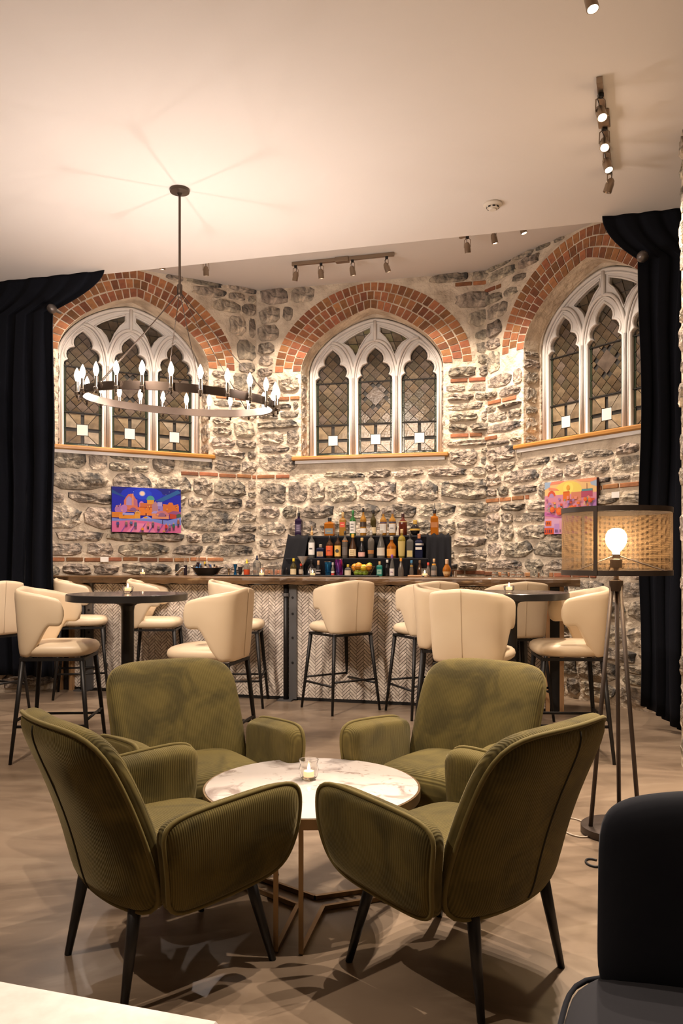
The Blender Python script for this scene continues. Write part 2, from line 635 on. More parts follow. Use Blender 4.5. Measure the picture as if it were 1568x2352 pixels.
def apse_wall(name, origin, ang, courses, seed, label, window_label, n_window):
    r = random.Random(seed)
    inner = arch(HI, RI, PI_, QI, 48)
    mb = MB()
    D = 0.30                                # depth of the window recess
    ztop = ZA + 0.02
    zsill = ZS - 0.03

    def quad(a, b, c, d):
        mb.add([a, b, c, d], [(0, 1, 2, 3)])
    # face of the mortar bed in small squares around the opening
    quad((0, 0, 0), (FL, 0, 0), (FL, 0, zsill), (0, 0, zsill))
    quad((0, 0, zsill), (WC - HI, 0, zsill), (WC - HI, 0, SPR), (0, 0, SPR))
    quad((WC + HI, 0, zsill), (FL, 0, zsill), (FL, 0, SPR), (WC + HI, 0, SPR))
    quad((0, 0, SPR), (WC - HI, 0, SPR), (WC - HI, 0, ztop), (0, 0, ztop))
    quad((WC + HI, 0, SPR), (FL, 0, SPR), (FL, 0, ztop), (WC + HI, 0, ztop))
    for (x0, z0), (x1, z1) in zip(inner, inner[1:]):
        quad((WC + x0, 0, z0), (WC + x1, 0, z1), (WC + x1, 0, ztop), (WC + x0, 0, ztop))
        quad((WC + x1, 0, z1), (WC + x0, 0, z0), (WC + x0, D, z0), (WC + x1, D, z1))
    quad((WC - HI, 0, zsill), (WC - HI, D, zsill), (WC - HI, D, SPR), (WC - HI, 0, SPR))
    quad((WC + HI, D, zsill), (WC + HI, 0, zsill), (WC + HI, 0, SPR), (WC + HI, D, SPR))
    quad((WC - HI, 0, zsill), (WC + HI, 0, zsill), (WC + HI, D, zsill), (WC - HI, D, zsill))
    quad((-0.1, 0.62, 0), (FL + 0.1, 0.62, 0), (FL + 0.1, 0.62, ztop), (-0.1, 0.62, ztop))
    wall = struct(name, mb, M['mortar'], (origin[0], origin[1], 0), ang, label=label)

    def piece(nm, m, material, x, y, z, flat=True):
        return link(nm, m.mesh(nm, material), wall, (x, y, z))
    # thin courses of brick
    for z, s0, s1 in courses:
        s = s0
        while s < s1 - 0.05:
            w = r.uniform(0.17, 0.23)
            w = min(w, s1 - s)
            m = MB().cbox(-w / 2 + 0.008, w / 2 - 0.008, -0.012, 0.02, -0.02, 0.02, 0.005)
            piece('brick', m, M['brick'], s + w / 2, r.uniform(-0.004, 0.004), z + r.uniform(-0.004, 0.004))
            s += w
    # rows of stones
    z = 0.02
    while z < ztop - 0.05:
        h = r.uniform(0.10, 0.225)
        if r.random() < 0.12: h = 0.26
        for cz, s0, s1 in courses:
            if z < cz + 0.03 and z + h > cz - 0.03:
                h = cz - 0.03 - z if cz - 0.03 - z > 0.06 else h
        h = min(h, ztop - z)
        cut = 0.0
        if z + h > zsill + 0.04:
            cut = max(half_out(z), half_out(z + h), HI if z < SPR else 0) + 0.015
        spans = [(0.0, FL)] if cut == 0 else [(0.0, WC - cut), (WC + cut, FL)]
        for a, b in spans:
            s = a + r.uniform(0.0, 0.03)
            while s < b - 0.07:
                w = min(r.uniform(0.16, 0.56) * (0.8 + h * 1.6), b - s)
                if b - s - w < 0.09: w = b - s
                hh, zz = h, z
                clash = False
                for cz, s0, s1 in courses:
                    if s < s1 and s + w > s0 and zz < cz + 0.025 and zz + hh > cz - 0.025:
                        if cz > zz + hh / 2: hh = cz - 0.028 - zz
                        else: hh = zz + hh - (cz + 0.028); zz = cz + 0.028
                if hh > 0.055:
                    parts = [(zz, hh)]
                    if hh > 0.17 and w < 0.26 and r.random() < 0.5:
                        k = r.uniform(0.4, 0.6)
                        parts = [(zz, hh * k), (zz + hh * k, hh * (1 - k))]
                    for pz, ph in parts:
                        gw, gh = r.uniform(0.004, 0.035), r.uniform(0.004, 0.032)
                        if w - gw > 0.05 and ph - gh > 0.035:
                            m = stone_mesh(r, w - gw, ph - gh, r.uniform(0.012, 0.042))
                            o = piece('stone', m, M['stone'], s + w / 2, 0.0, pz + ph / 2)
                            o.rotation_euler = (0, r.uniform(-0.05, 0.05), 0)
                s += w
        z += h
    # stones on the two jambs of the recess
    for side in (-1, 1):
        z = zsill + 0.02
        while z < SPR - 0.05:
            h = min(r.uniform(0.10, 0.24), SPR - z)
            m = stone_mesh(r, 0.24 * r.uniform(0.6, 1.0), h - 0.025, 0.02)
            o = piece('stone', m, M['stone'], WC + side * HI, 0.11, z + h / 2)
            o.rotation_euler = (0, 0, side * math.pi / 2 * -1)
            z += h
    # three rings of voussoir bricks
    N = 240
    ai, ao = arch(HI, RI, PI_, QI, N), arch(HO, RO, PO, QO, N)

    def ringpt(k, t):
        i = min(int(t * N), N - 1)
        f = t * N - i
        p = (lerp(ai[i][0], ai[i + 1][0], f), lerp(ai[i][1], ai[i + 1][1], f))
        q = (lerp(ao[i][0], ao[i + 1][0], f), lerp(ao[i][1], ao[i + 1][1], f))
        return (lerp(p[0], q[0], k), lerp(p[1], q[1], k))
    for ring, cnt in ((0, 30), (1, 34), (2, 38)):
        for i in range(cnt):
            off = 0.0 if ring != 1 else 0.5
            t0, t1 = (i + off) / cnt, (i + 1 + off) / cnt
            if t1 > 1.0: continue
            g = 0.085
            ka, kb = ring / 3 + 0.012, (ring + 1) / 3 - 0.030
            ka += r.uniform(-0.008, 0.008)
            tt0, tt1 = t0 + g * (t1 - t0), t1 - g * (t1 - t0)
            poly = [ringpt(ka, tt0), ringpt(ka, tt1), ringpt(kb, tt1), ringpt(kb, tt0)]
            poly = [(x, z) for x, z in poly]
            if max(p[1] for p in poly) > ZA:
                poly = clip(poly, 0, 1, ZA - 0.004)
            if len(poly) < 3 or abs(area(poly)) < 4e-4: continue
            cx = sum(p[0] for p in poly) / len(poly)
            cz = sum(p[1] for p in poly) / len(poly)
            loc = [(x - cx, z - cz) for x, z in poly]
            if area(loc) < 0: loc = loc[::-1]
            m = MB().plate(loc, (), -0.006 + r.uniform(-0.004, 0.004), 0.105)
            piece('brick', m, M['brick'], WC + cx, 0, cz)
            if ring == 0:                      # second brick of the soffit, further in
                m = MB().plate(loc, (), 0.118, 0.215)
                piece('brick', m, M['brick'], WC + cx, r.uniform(-0.004, 0.004), cz)
    # plaster lining round the window frame
    fo = frame_outline(0.02)
    m = MB().plate([(-HI, -0.03)] + [(x, z - ZS) for x, z in inner] + [(HI, -0.03)], [fo[::-1]], 0, 0.05)
    o = piece('trim', m, M['mortar'], WC, 0.215, ZS)
    o.name = 'plaster_surround'
    window(n_window, origin, ang, r, window_label)


def frame_outline(grow=0.0):
    a = arch(0.755 + grow, 0.60 + grow, 1.5, 1.9, 40, 0.955)
    return [(-0.755 - grow, 0.0 - grow)] + a + [(0.755 + grow, 0.0 - grow)]


LWD = 0.198                                   # half width of a lancet light
HEAD = [(1.0, 0.0), (0.98, 0.17), (0.89, 0.26), (0.77, 0.33), (0.85, 0.46), (0.87, 0.62), (0.82, 0.78), (0.70, 0.92), (0.55, 0.99), (0.44, 1.02),
        (0.49, 1.17), (0.47, 1.38), (0.36, 1.58), (0.17, 1.76), (0.0, 1.90)]


def lancet(w=LWD, z0=0.035, zs=0.865, g=0.0):
    right = [(w + g, z0 - g), (w + g, zs)] + [((x * w) + g * min(1, x * 1.5 + 0.2), zs + y * w + g * y * 0.5) for x, y in HEAD[1:-1]] + [(0.0, zs + 1.90 * w + g * 1.2)]
    left = [(-x, z) for x, z in right[:-1]][::-1]
    return right + left


SPAN = [(0.37, 1.315), (0.30, 1.365), (0.20, 1.415), (0.06, 1.47), (0.06, 1.405), (0.12, 1.345), (0.175, 1.26), (0.222, 1.15), (0.26, 1.225), (0.31, 1.28)]


def window(n, origin, ang, r, label):
    c, s = math.cos(ang), math.sin(ang)
    lx, ly = WC, 0.225
    w = link('window_%d' % n, None, None, (origin[0] + c * lx - s * ly, origin[1] + s * lx + c * ly, ZS), ang)
    tag(w, label, None, None, 'structure')
    outer = frame_outline()
    lts = [[(x + k * 0.5, z) for x, z in lancet()] for k in (-1, 0, 1)]
    sp = [[(x, z) for x, z in SPAN], [(-x, z) for x, z in SPAN][::-1]]
    big = [[(x + k * 0.5, z) for x, z in lancet(LWD, 0.035, 0.865, 0.016)] for k in (-1, 0, 1)]
    MB().plate(outer, [l[::-1] for l in lts] + [q for q in sp], 0.02, 0.075).build('tracery', M['white'], w)
    # raised mouldings: outer band, mullions with pointed arches, a roll round each light
    fo = frame_outline(-0.005)
    fi = [(x * 0.945, 0.0 if z < 0.001 else lerp(z, 0.955, 0.0) - (0.045 if z > 0.96 else 0)) for x, z in frame_outline(0.0)]
    MB().tube([(x, 0.012, z) for x, z in fo], 0.019, 6).build('outer_moulding', M['white'], w, 'all')
    MB().tube([(x * 0.955, 0.016, z - 0.036 * (z > 0.5)) for x, z in frame_outline(0.0)], 0.012, 6).build('inner_moulding', M['white'], w, 'all')
    for k in (-1, 0, 1):
        x0 = k * 0.5
        half = 0.25
        # pointed arch of the mullions
        pts = []
        for sgn in (1, -1):
            a = [(x0 + sgn * half, 0.0), (x0 + sgn * half, 0.60), (x0 + sgn * half, 0.90)]
            a += [(x0 + sgn * half * math.cos(q) ** 0.9, 0.90 + 0.415 * math.sin(q) ** 1.12) for q in [math.pi / 2 * i / 10 for i in range(1, 11)]]
            pts.append(a)
        for a in pts:
            if abs(a[0][0]) > 0.7:
                continue
            MB().tube([(x, 0.006, z) for x, z in a], 0.017, 6).build('mullion', M['white'], w, 'all')
            MB().tube([(x + (0.024 if x < x0 else -0.024), 0.014, z - 0.02 * (z > 0.9)) for x, z in a], 0.010, 6).build('mullion_roll', M['white'], w, 'all')
        MB().tube([(x0 + x, 0.020, z) for x, z in lancet(LWD, 0.035, 0.865, 0.014)], 0.012, 6, True).build('light_moulding', M['white'], w, 'all')
    MB().tube([(0, 0.006, 1.31), (0, 0.006, 1.54)], 0.020, 6).build('mullion', M['white'], w, 'all')
    for q in sp:
        cx, cz = sum(p[0] for p in q) / len(q), sum(p[1] for p in q) / len(q)
        MB().tube([(cx + (x - cx) * 1.06, 0.018, cz + (z - cz) * 1.06) for x, z in q], 0.010, 6, True).build('light_moulding', M['white'], w, 'all')
    MB().box(-0.755, 0.755, 0.0, 0.06, 0.0, 0.03).build('bottom_rail', M['white'], w)
    # leaded glass
    YG = 0.052

    def pane(poly, m, th=0.006):
        if len(poly) < 3: return
        if area(poly) < 0: poly = poly[::-1]
        if area(poly) < 2.0e-4: return
        cx = sum(p[0] for p in poly) / len(poly)
        cz = sum(p[1] for p in poly) / len(poly)
        g = 0.0035
        sh = []
        for x, z in poly:
            d = math.hypot(x - cx, z - cz) or 1
            k = max(0.0, 1 - g * 1.3 / d)
            sh.append(((x - cx) * k, (z - cz) * k))
        try:
            mm = MB().plate(sh, (), 0.0, th).mesh('pane', m)
        except Exception:
            return
        o = link('pane', mm, w, (cx, YG, cz))
        o.rotation_euler = (r.uniform(-0.03, 0.03), 0, r.uniform(-0.03, 0.03))
    for k in (-1, 0, 1):
        x0 = k * 0.5
        full = lancet(LWD, 0.035, 0.865, 0.006)
        MB().plate([(x0 + x, z) for x, z in full], (), 0.064, 0.070).build('lead_came', M['lead'], w)
        # strips of dark green border glass
        for sgn in (-1, 1):
            for i in range(5):
                za, zb = 0.045 + i * 0.168, 0.045 + (i + 1) * 0.168
                xa, xb = sgn * (LWD - 0.003), sgn * (LWD - 0.026)
                pane([(x0 + xa, za), (x0 + xb, za), (x0 + xb, zb), (x0 + xa, zb)], M['pane_green'])
        for i in range(3):
            xa, xb = lerp(-LWD + 0.03, LWD - 0.03, i / 3), lerp(-LWD + 0.03, LWD - 0.03, (i + 1) / 3)
            pane([(x0 + xa, 0.04), (x0 + xb, 0.04), (x0 + xb, 0.058), (x0 + xa, 0.058)], M['pane_green'])
        wi = LWD - 0.028
        # lower panel: white square with rays
        zb, zt, q, zc = 0.062, 0.375, 0.058, 0.205
        pane([(x0 - q, zc - q), (x0 + q, zc - q), (x0 + q, zc + q), (x0 - q, zc + q)], M['pane_white'])
        dk = 0.016

        def quadr(sx, sz):
            ze = zt if sz > 0 else zb
            # one panel beside the vertical bar, one beside the horizontal bar
            pane([(x0 + sx * dk, zc + sz * q), (x0 + sx * q, zc + sz * q), (x0 + sx * wi * 0.86, ze), (x0 + sx * dk, ze)], r.choice(M['pane_light'][:3]))
            pane([(x0 + sx * q, zc + sz * dk), (x0 + sx * wi, zc + sz * dk), (x0 + sx * wi, ze), (x0 + sx * wi * 0.90, ze), (x0 + sx * q, zc + sz * q)], r.choice(M['pane_light'][:3]))
        for sx in (-1, 1):
            for sz in (-1, 1):
                quadr(sx, sz)
        # diamonds above
        shape = [(x * 0.93 if z > 0.88 else (wi if x > 0 else (-wi if x < 0 else 0)), z if z > 0.6 else 0.392) for x, z in lancet(LWD, 0.035, 0.865, -0.004)]
        cell = 0.074
        zmid = 0.70
        taken = 0.118 if k == 0 else 0.0
        if taken:
            pane([(x0, zmid - taken), (x0 + taken, zmid), (x0, zmid + taken), (x0 - taken, zmid)], M['pane'][4], 0.012)
        for i in range(-9, 10):
            for j in range(-9, 10):
                cx, cz = (i - j) * cell / 1.0 * 0.85, zmid + (i + j) * cell * 0.85
                if not (-0.3 < cx < 0.3 and 0.3 < cz < 1.32):
                    continue
                if taken and abs(cx) + abs(cz - zmid) < taken * 0.95:
                    continue
                e = cell * 0.85
                if k != 0 and (i + j) % 3 == 1 and False:
                    continue
                p = shape
                for a, b in ((1, 1), (1, -1), (-1, 1), (-1, -1)):
                    p = clip(p, a, b, a * cx + b * cz + e)
                    if len(p) < 3: break
                if len(p) < 3: continue
                for lo, hi in ((0.0, 0.858), (0.868, 2.0)):
                    pp = clip(clip(p, 0, 1, hi), 0, -1, -lo)
                    if taken:
                        # keep outside the large centre diamond
                        for a, b in ((1, 1), (1, -1), (-1, 1), (-1, -1)):
                            if a * cx + b * (cz - zmid) > taken * 0.5 and abs(a * cx + b * (cz - zmid)) >= max(abs(cx + cz - zmid), abs(cx - cz + zmid)) - 1e-6:
                                pp = clip(pp, -a, -b, -(b * zmid + taken))
                    if len(pp) >= 3:
                        pane([(x0 + x, z) for x, z in pp], r.choice(M['pane']))
        for zz in (0.383, 0.863):
            MB().tube([(x0 - LWD, 0.045, zz), (x0 + LWD, 0.045, zz)], 0.006, 6).build('saddle_bar', M['lead'], w)
    for q in sp:
        MB().plate(q if area(q) > 0 else q[::-1], (), 0.064, 0.070).build('lead_came', M['lead'], w)
        for i in range(-3, 8):
            for j in range(8):
                p = q
                xa, za = -0.42 + i * 0.0, 0
                x1, x2 = -0.42 + j * 0.105, -0.42 + (j + 1) * 0.105
                z1, z2 = 1.10 + i * 0.10, 1.10 + (i + 1) * 0.10
                p = clip(clip(clip(clip(p, 1, 0.3, x2 + 0.39), -1, -0.3, -(x1 + 0.39)), 0, 1, z2), 0, -1, -z1)
                if len(p) >= 3:
                    pane(p, r.choice(M['pane_light'] if n == 2 else M['pane'][1:4]))
    # oak sill board
    sill = link('sill', MB().cbox(-0.90, 0.86, -0.285, 0.06, -0.052, -0.004, 0.012).mesh('sill', M['oak']), w)
    MB().box(-0.86, 0.82, -0.262, -0.20, -0.085, -0.052).build('sill_apron', M['white'], w)


A_ = (-0.97, 9.20)
B_ = (1.525, 8.584)
apse_wall('wall_back_left', (A_[0] - FL * math.cos(R(30)), A_[1] - FL * math.sin(R(30))), R(30),
          [(1.30, 0.25, 2.40), (2.24, 1.85, 2.75), (3.12, 2.25, 2.75), (1.10, 0.0, 2.6)], 11, 'rubble stone wall with brick arch behind the blue painting',
          'arched leaded window behind the chandelier', 1)
WC = 1.33
apse_wall('wall_back', A_, math.atan2(B_[1] - A_[1], B_[0] - A_[0]),
          [(2.24, 0.0, 0.42), (3.12, 0.0, 0.52), (3.22, 2.20, 2.62), (2.63, 2.20, 2.55), (4.25, 2.25, 2.74), (1.16, 0.0, 2.7)], 23,
          'rubble stone wall with brick arch behind the bottle display', 'arched three-light leaded window above the bottle display', 2)
WC = 1.375
apse_wall('wall_back_right', B_, R(-58),
          [(2.95, 0.05, 0.50), (1.92, 0.02, 0.66), (1.95, 1.34, 2.0), (1.15, 0.0, 1.5), (2.58, 0.0, 0.22), (4.15, 0.0, 0.26)], 37,
          'rubble stone wall with brick arch behind the floor lamp', 'arched leaded window partly covered by the curtain beside the floor lamp', 3)

# walls that close the room beside the apse
for nm, a, b, lab in (('wall_stub_left', room(LW, 0.02), (-3.352, 7.825, 0), 'plain wall behind the curtain by the blue painting'),
                      ('wall_stub_right', (2.982, 6.252, 0), room(RW, 0.02), 'plain wall behind the curtain by the floor lamp')):
    mb = MB().add([(a[0], a[1], 0), (b[0], b[1], 0), (b[0], b[1], ZA), (a[0], a[1], ZA)], [(0, 1, 2, 3)])
    struct(nm, mb, M['plaster'], label=lab)

# stone pier at the edge of the view
pier = struct('wall_pier', MB().box(0.0, 0.6, 0, 0.7, 0, ZC), M['mortar'], (1.965, 4.42, 0), R(-15.3) - math.pi / 2 + math.pi / 2, label='rubble stone pier beside the floor lamp')
rr_ = random.Random(5)
for face in (0, 1):
    z = 0.02
    while z < ZC - 0.1:
        h = rr_.uniform(0.12, 0.22)
        s = 0.0
        L_ = 0.6 if face == 0 else 0.7
        while s < L_ - 0.08:
            w = min(rr_.uniform(0.2, 0.4), L_ - s)
            o = link('stone', stone_mesh(rr_, w - 0.03, min(h, ZC - z) - 0.03, rr_.uniform(0.01, 0.025)).mesh('stone', M['stone']), pier)
            if face == 0:
                o.location = (s + w / 2, 0, z + h / 2)
            else:
                o.location = (0, s + w / 2, z + h / 2)
                o.rotation_euler = (0, 0, -math.pi / 2)
            s += w
        z += h


# ------------------------------------------------------------------ curtains
def curtain(name, label, p_in, p_in_top, p_out, p_out_low, seed, hem_in, hem_out, zk):
    """velvet hanging: p_in_top where the leading edge meets the ceiling, p_in where the holdback holds it"""
    r = random.Random(seed)
    nz_, nu = 44, 220
    nf = 11
    ph = [r.uniform(-0.35, 0.35) for _ in range(nf + 3)]
    vs, fs, uv = [], [], []
    for j in range(nz_ + 1):
        for i in range(nu + 1):
            u = i / nu                                   # 0 leading edge .. 1 outside
            hem = lerp(hem_in, hem_out, min(1, u * 4.0))
            if j < 12:
                z = lerp(ZC - 0.002, zk, j / 12)
                f = (j / 12) ** 1.8
            else:
                z = lerp(zk, hem, (j - 12) / (nz_ - 12))
                f = 1.0
            a = Vector(p_in_top).lerp(Vector(p_in), f)
            low = max(0.0, (zk - z) / zk)
            b = Vector(p_out).lerp(Vector(p_out_low), low)
            p = a.lerp(b, u)
            fold = u * nf + 0.25
            k = int(fold)
            amp = 0.075 * (0.35 + 0.65 * f) * min(1, 0.25 + low * 2.2) + 0.01
            w = math.sin(2 * math.pi * fold + ph[k] * 0.6 + 0.5 * low * math.sin(k * 2.1)) + 0.25 * math.sin(4 * math.pi * fold + k)
            p = p - V * (0.10 + amp * w * 0.5)
            p = p + U * (0.02 * math.sin(2 * math.pi * fold * 2 + 1.3) * f + 0.012 * math.sin(3.1 * z + k))
            vs.append((p.x, p.y, z))
    for j in range(nz_):
        for i in range(nu):
            q = j * (nu + 1) + i
            fs.append((q, q + 1, q + nu + 2, q + nu + 1))
    t = thing(name, label, 'curtain', (0, 0, 0))
    m = MB().add(vs, fs)
    o = m.build('drape', M['velvet'], t, 'all')
    sol = o.modifiers.new('thickness', 'SOLIDIFY')
    sol.thickness = 0.006
    kb = Vector(p_in) - V * 0.17
    MB().lathe([(0.0, -0.05), (0.02, -0.048), (0.04, -0.025), (0.045, 0), (0.04, 0.025), (0.02, 0.04), (0.014, 0.05), (0.012, 0.14), (0, 0.14)], 14).build(
        'holdback_knob', M['knob'], t, 'all', None).matrix_local = Matrix.Translation((kb.x, kb.y, zk)) @ Matrix.Rotation(R(-15), 4, 'Z') @ Matrix.Rotation(R(-90), 4, 'X')
    return t


curtain('velvet_curtain', 'black velvet curtain held back beside the chandelier window', (-2.68, 7.745, 0), (-2.18, 7.61, 0), (-4.9, 8.35, 0), (-4.9, 8.35, 0), 3, 0.18, 0.18, 3.66)
curtain('velvet_curtain', 'black velvet curtain held back behind the floor lamp', (2.36, 6.36, 0), (2.08, 6.44, 0), (3.9, 5.94, 0), (3.15, 5.2, 0), 4, 0.17, 0.015, 3.63)
# ------------------------------------------------------------------ the bar
BO = (0.27, 7.95)                            # bar frame: s along the bar, t towards the wall
BA = R(-15)
ZB = 1.14


def bar_pt(s, t, z=0.0):
    c, sn = math.cos(BA), math.sin(BA)
    return (BO[0] + s * c - t * sn, BO[1] + s * sn + t * c, z)


bar = thing('bar_counter', 'long bar counter with herringbone tiled front', 'bar counter', (BO[0], BO[1], 0), BA)
TF = -0.664                                  # face of the tiles
S0, S1 = -2.86, 1.70
MB().box(S0, S1, TF + 0.006, TF + 0.12, 0.0, ZB - 0.075).build('bar_front', M['grout'], bar)
MB().box(-2.5, S1, TF + 0.12, -0.26, 0.85, 0.88).build('under_shelf', M['pale_wood'], bar)
# tiles laid in herringbone
TL, TW, TN = 0.092, 0.023, 4
cells = []
rng = random.Random(2)
span = int(4.0 / TW)
cq, sq = math.cos(R(45)), math.sin(R(45))
RECT = (S0 + 0.004, S1 - 0.004, 0.03, ZB - 0.08)
for y in range(-90, 330):
    for x in range(-330, 330):
        k = (x - y) % (2 * TN)
        if k == 0: a, b, wv, hv = x, y, TN, 1
        elif k == 2 * TN - 1: a, b, wv, hv = x, y, 1, TN
        else: continue
        cx, cy = (a + wv / 2) * TW, (b + hv / 2) * TW
        X, Z = (cx - cy) * cq, (cx + cy) * cq
        X += -0.6
        if RECT[0] - 0.05 < X < RECT[1] + 0.05 and RECT[2] - 0.05 < Z < RECT[3] + 0.05:
            cells.append((X, Z, wv > hv))
g = 0.0046
hl, hw = TL / 2 - g / 2, TW / 2 - g / 2


def tile_poly(horiz):
    p = [(-hl, -hw), (hl, -hw), (hl, hw), (-hl, hw)] if horiz else [(-hw, -hl), (hw, -hl), (hw, hl), (-hw, hl)]
    return [((x - y) * cq, (x + y) * cq) for x, y in p]


tm = {}
for h in (True, False):
    tm[h] = MB().plate(tile_poly(h), (), -0.007, 0.004).mesh('tile', M['tile'])
full, part = [], []
for X, Z, h in cells:
    pl = [(X + x, Z + z) for x, z in tile_poly(h)]
    q = clip(clip(clip(clip(pl, 1, 0, RECT[1]), -1, 0, -RECT[0]), 0, 1, RECT[3]), 0, -1, -RECT[2])
    if len(q) < 3 or abs(area(q)) < 1e-4: continue
    if abs(abs(area(q)) - abs(area(pl))) < 1e-7: full.append((X, Z, h))
    else: part.append(q)
# those that show best stand between the stools in the middle of the bar
full.sort(key=lambda c: (abs(c[0] + 0.05) * 0.75 + abs(c[1] - 0.55) * 0.8))
for X, Z, h in full[:300]:
    link('tile', tm[h], bar, (X, TF + rng.uniform(-0.0012, 0.0012), Z))
mb = MB()
for X, Z, h in full[300:]:
    mb.plate([(X + x, Z + z) for x, z in tile_poly(h)], (), TF - 0.007 + rng.uniform(-0.0012, 0.0012), TF + 0.004)
for q in part:
    mb.plate(q if area(q) > 0 else q[::-1], (), TF - 0.007, TF + 0.004)
M['tile_rest'] = mat('stone_tile_field', (0.78, 0.70, 0.62), 0.45, col2=(0.56, 0.485, 0.42), noise=22, detail=2, lo=0.4, hi=0.6)
tag(mb.build('tile_field', M['tile_rest'], bar), kind='stuff')
MB().box(S0, S1, TF - 0.004, TF + 0.01, 0.0, 0.028).build('kick_strip', M['black_metal'], bar)
# worktop with an uneven live edge
xs = [-3.12 + (1.98 + 3.12) * i / 70 for i in range(71)]
rw = random.Random(9)
vs, fs = [], []
jit = [rw.uniform(-0.012, 0.012) for _ in xs]
for x, j in zip(xs, jit):
    f = TF - 0.145 + j * 0.6
    b0 = (ZB - 0.066 + rw.uniform(-0.008, 0.006))
    sec = [(-0.22, ZB), (f + 0.012, ZB), (f, ZB - 0.010), (f + j * 0.4, ZB - 0.035), (f + 0.012, b0), (f + 0.03, b0 - 0.002), (-0.22, ZB - 0.066)]
    vs += [(max(x, -3.12 + (a + 0.81) * 0.97), a, z) for a, z in sec]
n = 7
for i in range(70):
    for k in range(n):
        l = (k + 1) % n
        fs.append((i * n + k, i * n + l, (i + 1) * n + l, (i + 1) * n + k))
fs.append(tuple(range(n))[::-1])
fs.append(tuple(70 * n + k for k in range(n)))
worktop = tag(MB().add(vs, [f[::-1] for f in fs]).build('bar_worktop', M['bar_wood'], None, False, (BO[0], BO[1], 0), BA),
              'thick reclaimed wood worktop of the bar with rough front edge', 'worktop')


def bar_post(s, label_plate=True):
    MB().tube([(s, TF - 0.045, 0.0), (s, TF - 0.045, ZB - 0.07)], 0.024, 10).build('post', M['black_metal'], bar, 'all')
    MB().box(s - 0.07, s + 0.07, TF - 0.10, TF - 0.012, 0.0, 0.014).build('foot_plate', M['grey_steel'], bar)
    MB().lathe([(0.026, 0), (0.034, 0.0), (0.034, 0.03), (0.026, 0.03)], 10, (s, TF - 0.045, ZB - 0.18)).build('collar', M['grey_steel'], bar)
    pl = MB().box(s + 0.028, s + 0.10, TF - 0.040, TF - 0.010, 0.014, ZB - 0.072).build('steel_channel', M['grey_steel'], bar)
    for z in (0.35, 0.58, 0.80, 0.95):
        MB().lathe([(0.0, 0), (0.011, 0), (0.011, 0.006), (0, 0.006)], 8).build('bolt', M['black_metal'], pl).matrix_local = Matrix.Translation((s + 0.064, TF - 0.040, z)) @ Matrix.Rotation(R(90), 4, 'X')


for s in (-2.74, -0.62, 1.45):
    bar_post(s)
# framed ends of the bar
for s, d in ((1.70, 1), (S0, -1)):
    a, b = (s, s + 0.035) if d > 0 else (s - 0.035, s)
    MB().box(a, b, TF - 0.05, TF + 0.02, 0.0, ZB - 0.07).build('end_batten', M['pale_wood'], bar)
    a, b = (s + 0.035, s + 0.115) if d > 0 else (s - 0.115, s - 0.035)
    MB().box(a, b, TF - 0.02, TF + 0.03, 0.0, ZB - 0.07).build('end_upright', M['black_metal'], bar)
    a, b = (s + 0.115, s + 0.15) if d > 0 else (s - 0.15, s - 0.115)
    MB().box(a, b, TF - 0.05, -0.26 if d > 0 else TF + 0.06, 0.0, ZB - 0.07).build('end_panel', M['pale_wood'], bar)

# ------------------------------------------------------------------ draped display behind the bar
disp = thing('bottle_display', 'tiered display stand draped in black cloth behind the bar', 'display stand', (BO[0], BO[1], 0), BA)
ZM, ZT = 1.315, 1.535
mb = MB()
mb.cbox(-0.80, 0.62, -0.225, -0.075, 0.0, ZM, 0.012)
mb.build('lower_tier', M['black_cloth'], disp)
MB().cbox(-0.80, 0.80, -0.072, 0.12, 0.0, ZT, 0.015).build('upper_tier', M['black_cloth'], disp)


def drape(s0, s1, t_top, t_low, z0, z1, folds, name='drape_cloth', slant=0.0):
    vs, fs = [], []
    nu, nv = folds * 10, 14
    for j in range(nv + 1):
        v = j / nv
        for i in range(nu + 1):
            u = i / nu
            x = lerp(s0, s1, u) + slant * v * (0.3 + 0.7 * u)
            y = lerp(t_top, t_low, min(1, v * 1.6)) - 0.022 * v ** 0.6 * (1 + math.sin(2 * math.pi * folds * u + 1.5 * v)) * 0.8
            z = lerp(z1, z0, v) + (0.012 * math.cos(2 * math.pi * folds * u) if j == 0 else 0)
            vs.append((x, y, z))
    for j in range(nv):
        for i in range(nu):
            q = j * (nu + 1) + i
            fs.append((q, q + nu + 1, q + nu + 2, q + 1))
    o = MB().add(vs, fs).build(name, M['black_cloth'], disp, 'all')
    so = o.modifiers.new('t', 'SOLIDIFY')
    so.thickness = 0.005


drape(-0.815, -0.60, -0.08, -0.25, 1.0, ZT + 0.006, 2)
drape(0.585, 0.80, -0.08, -0.19, 1.0, ZT + 0.006, 3, slant=0.06)


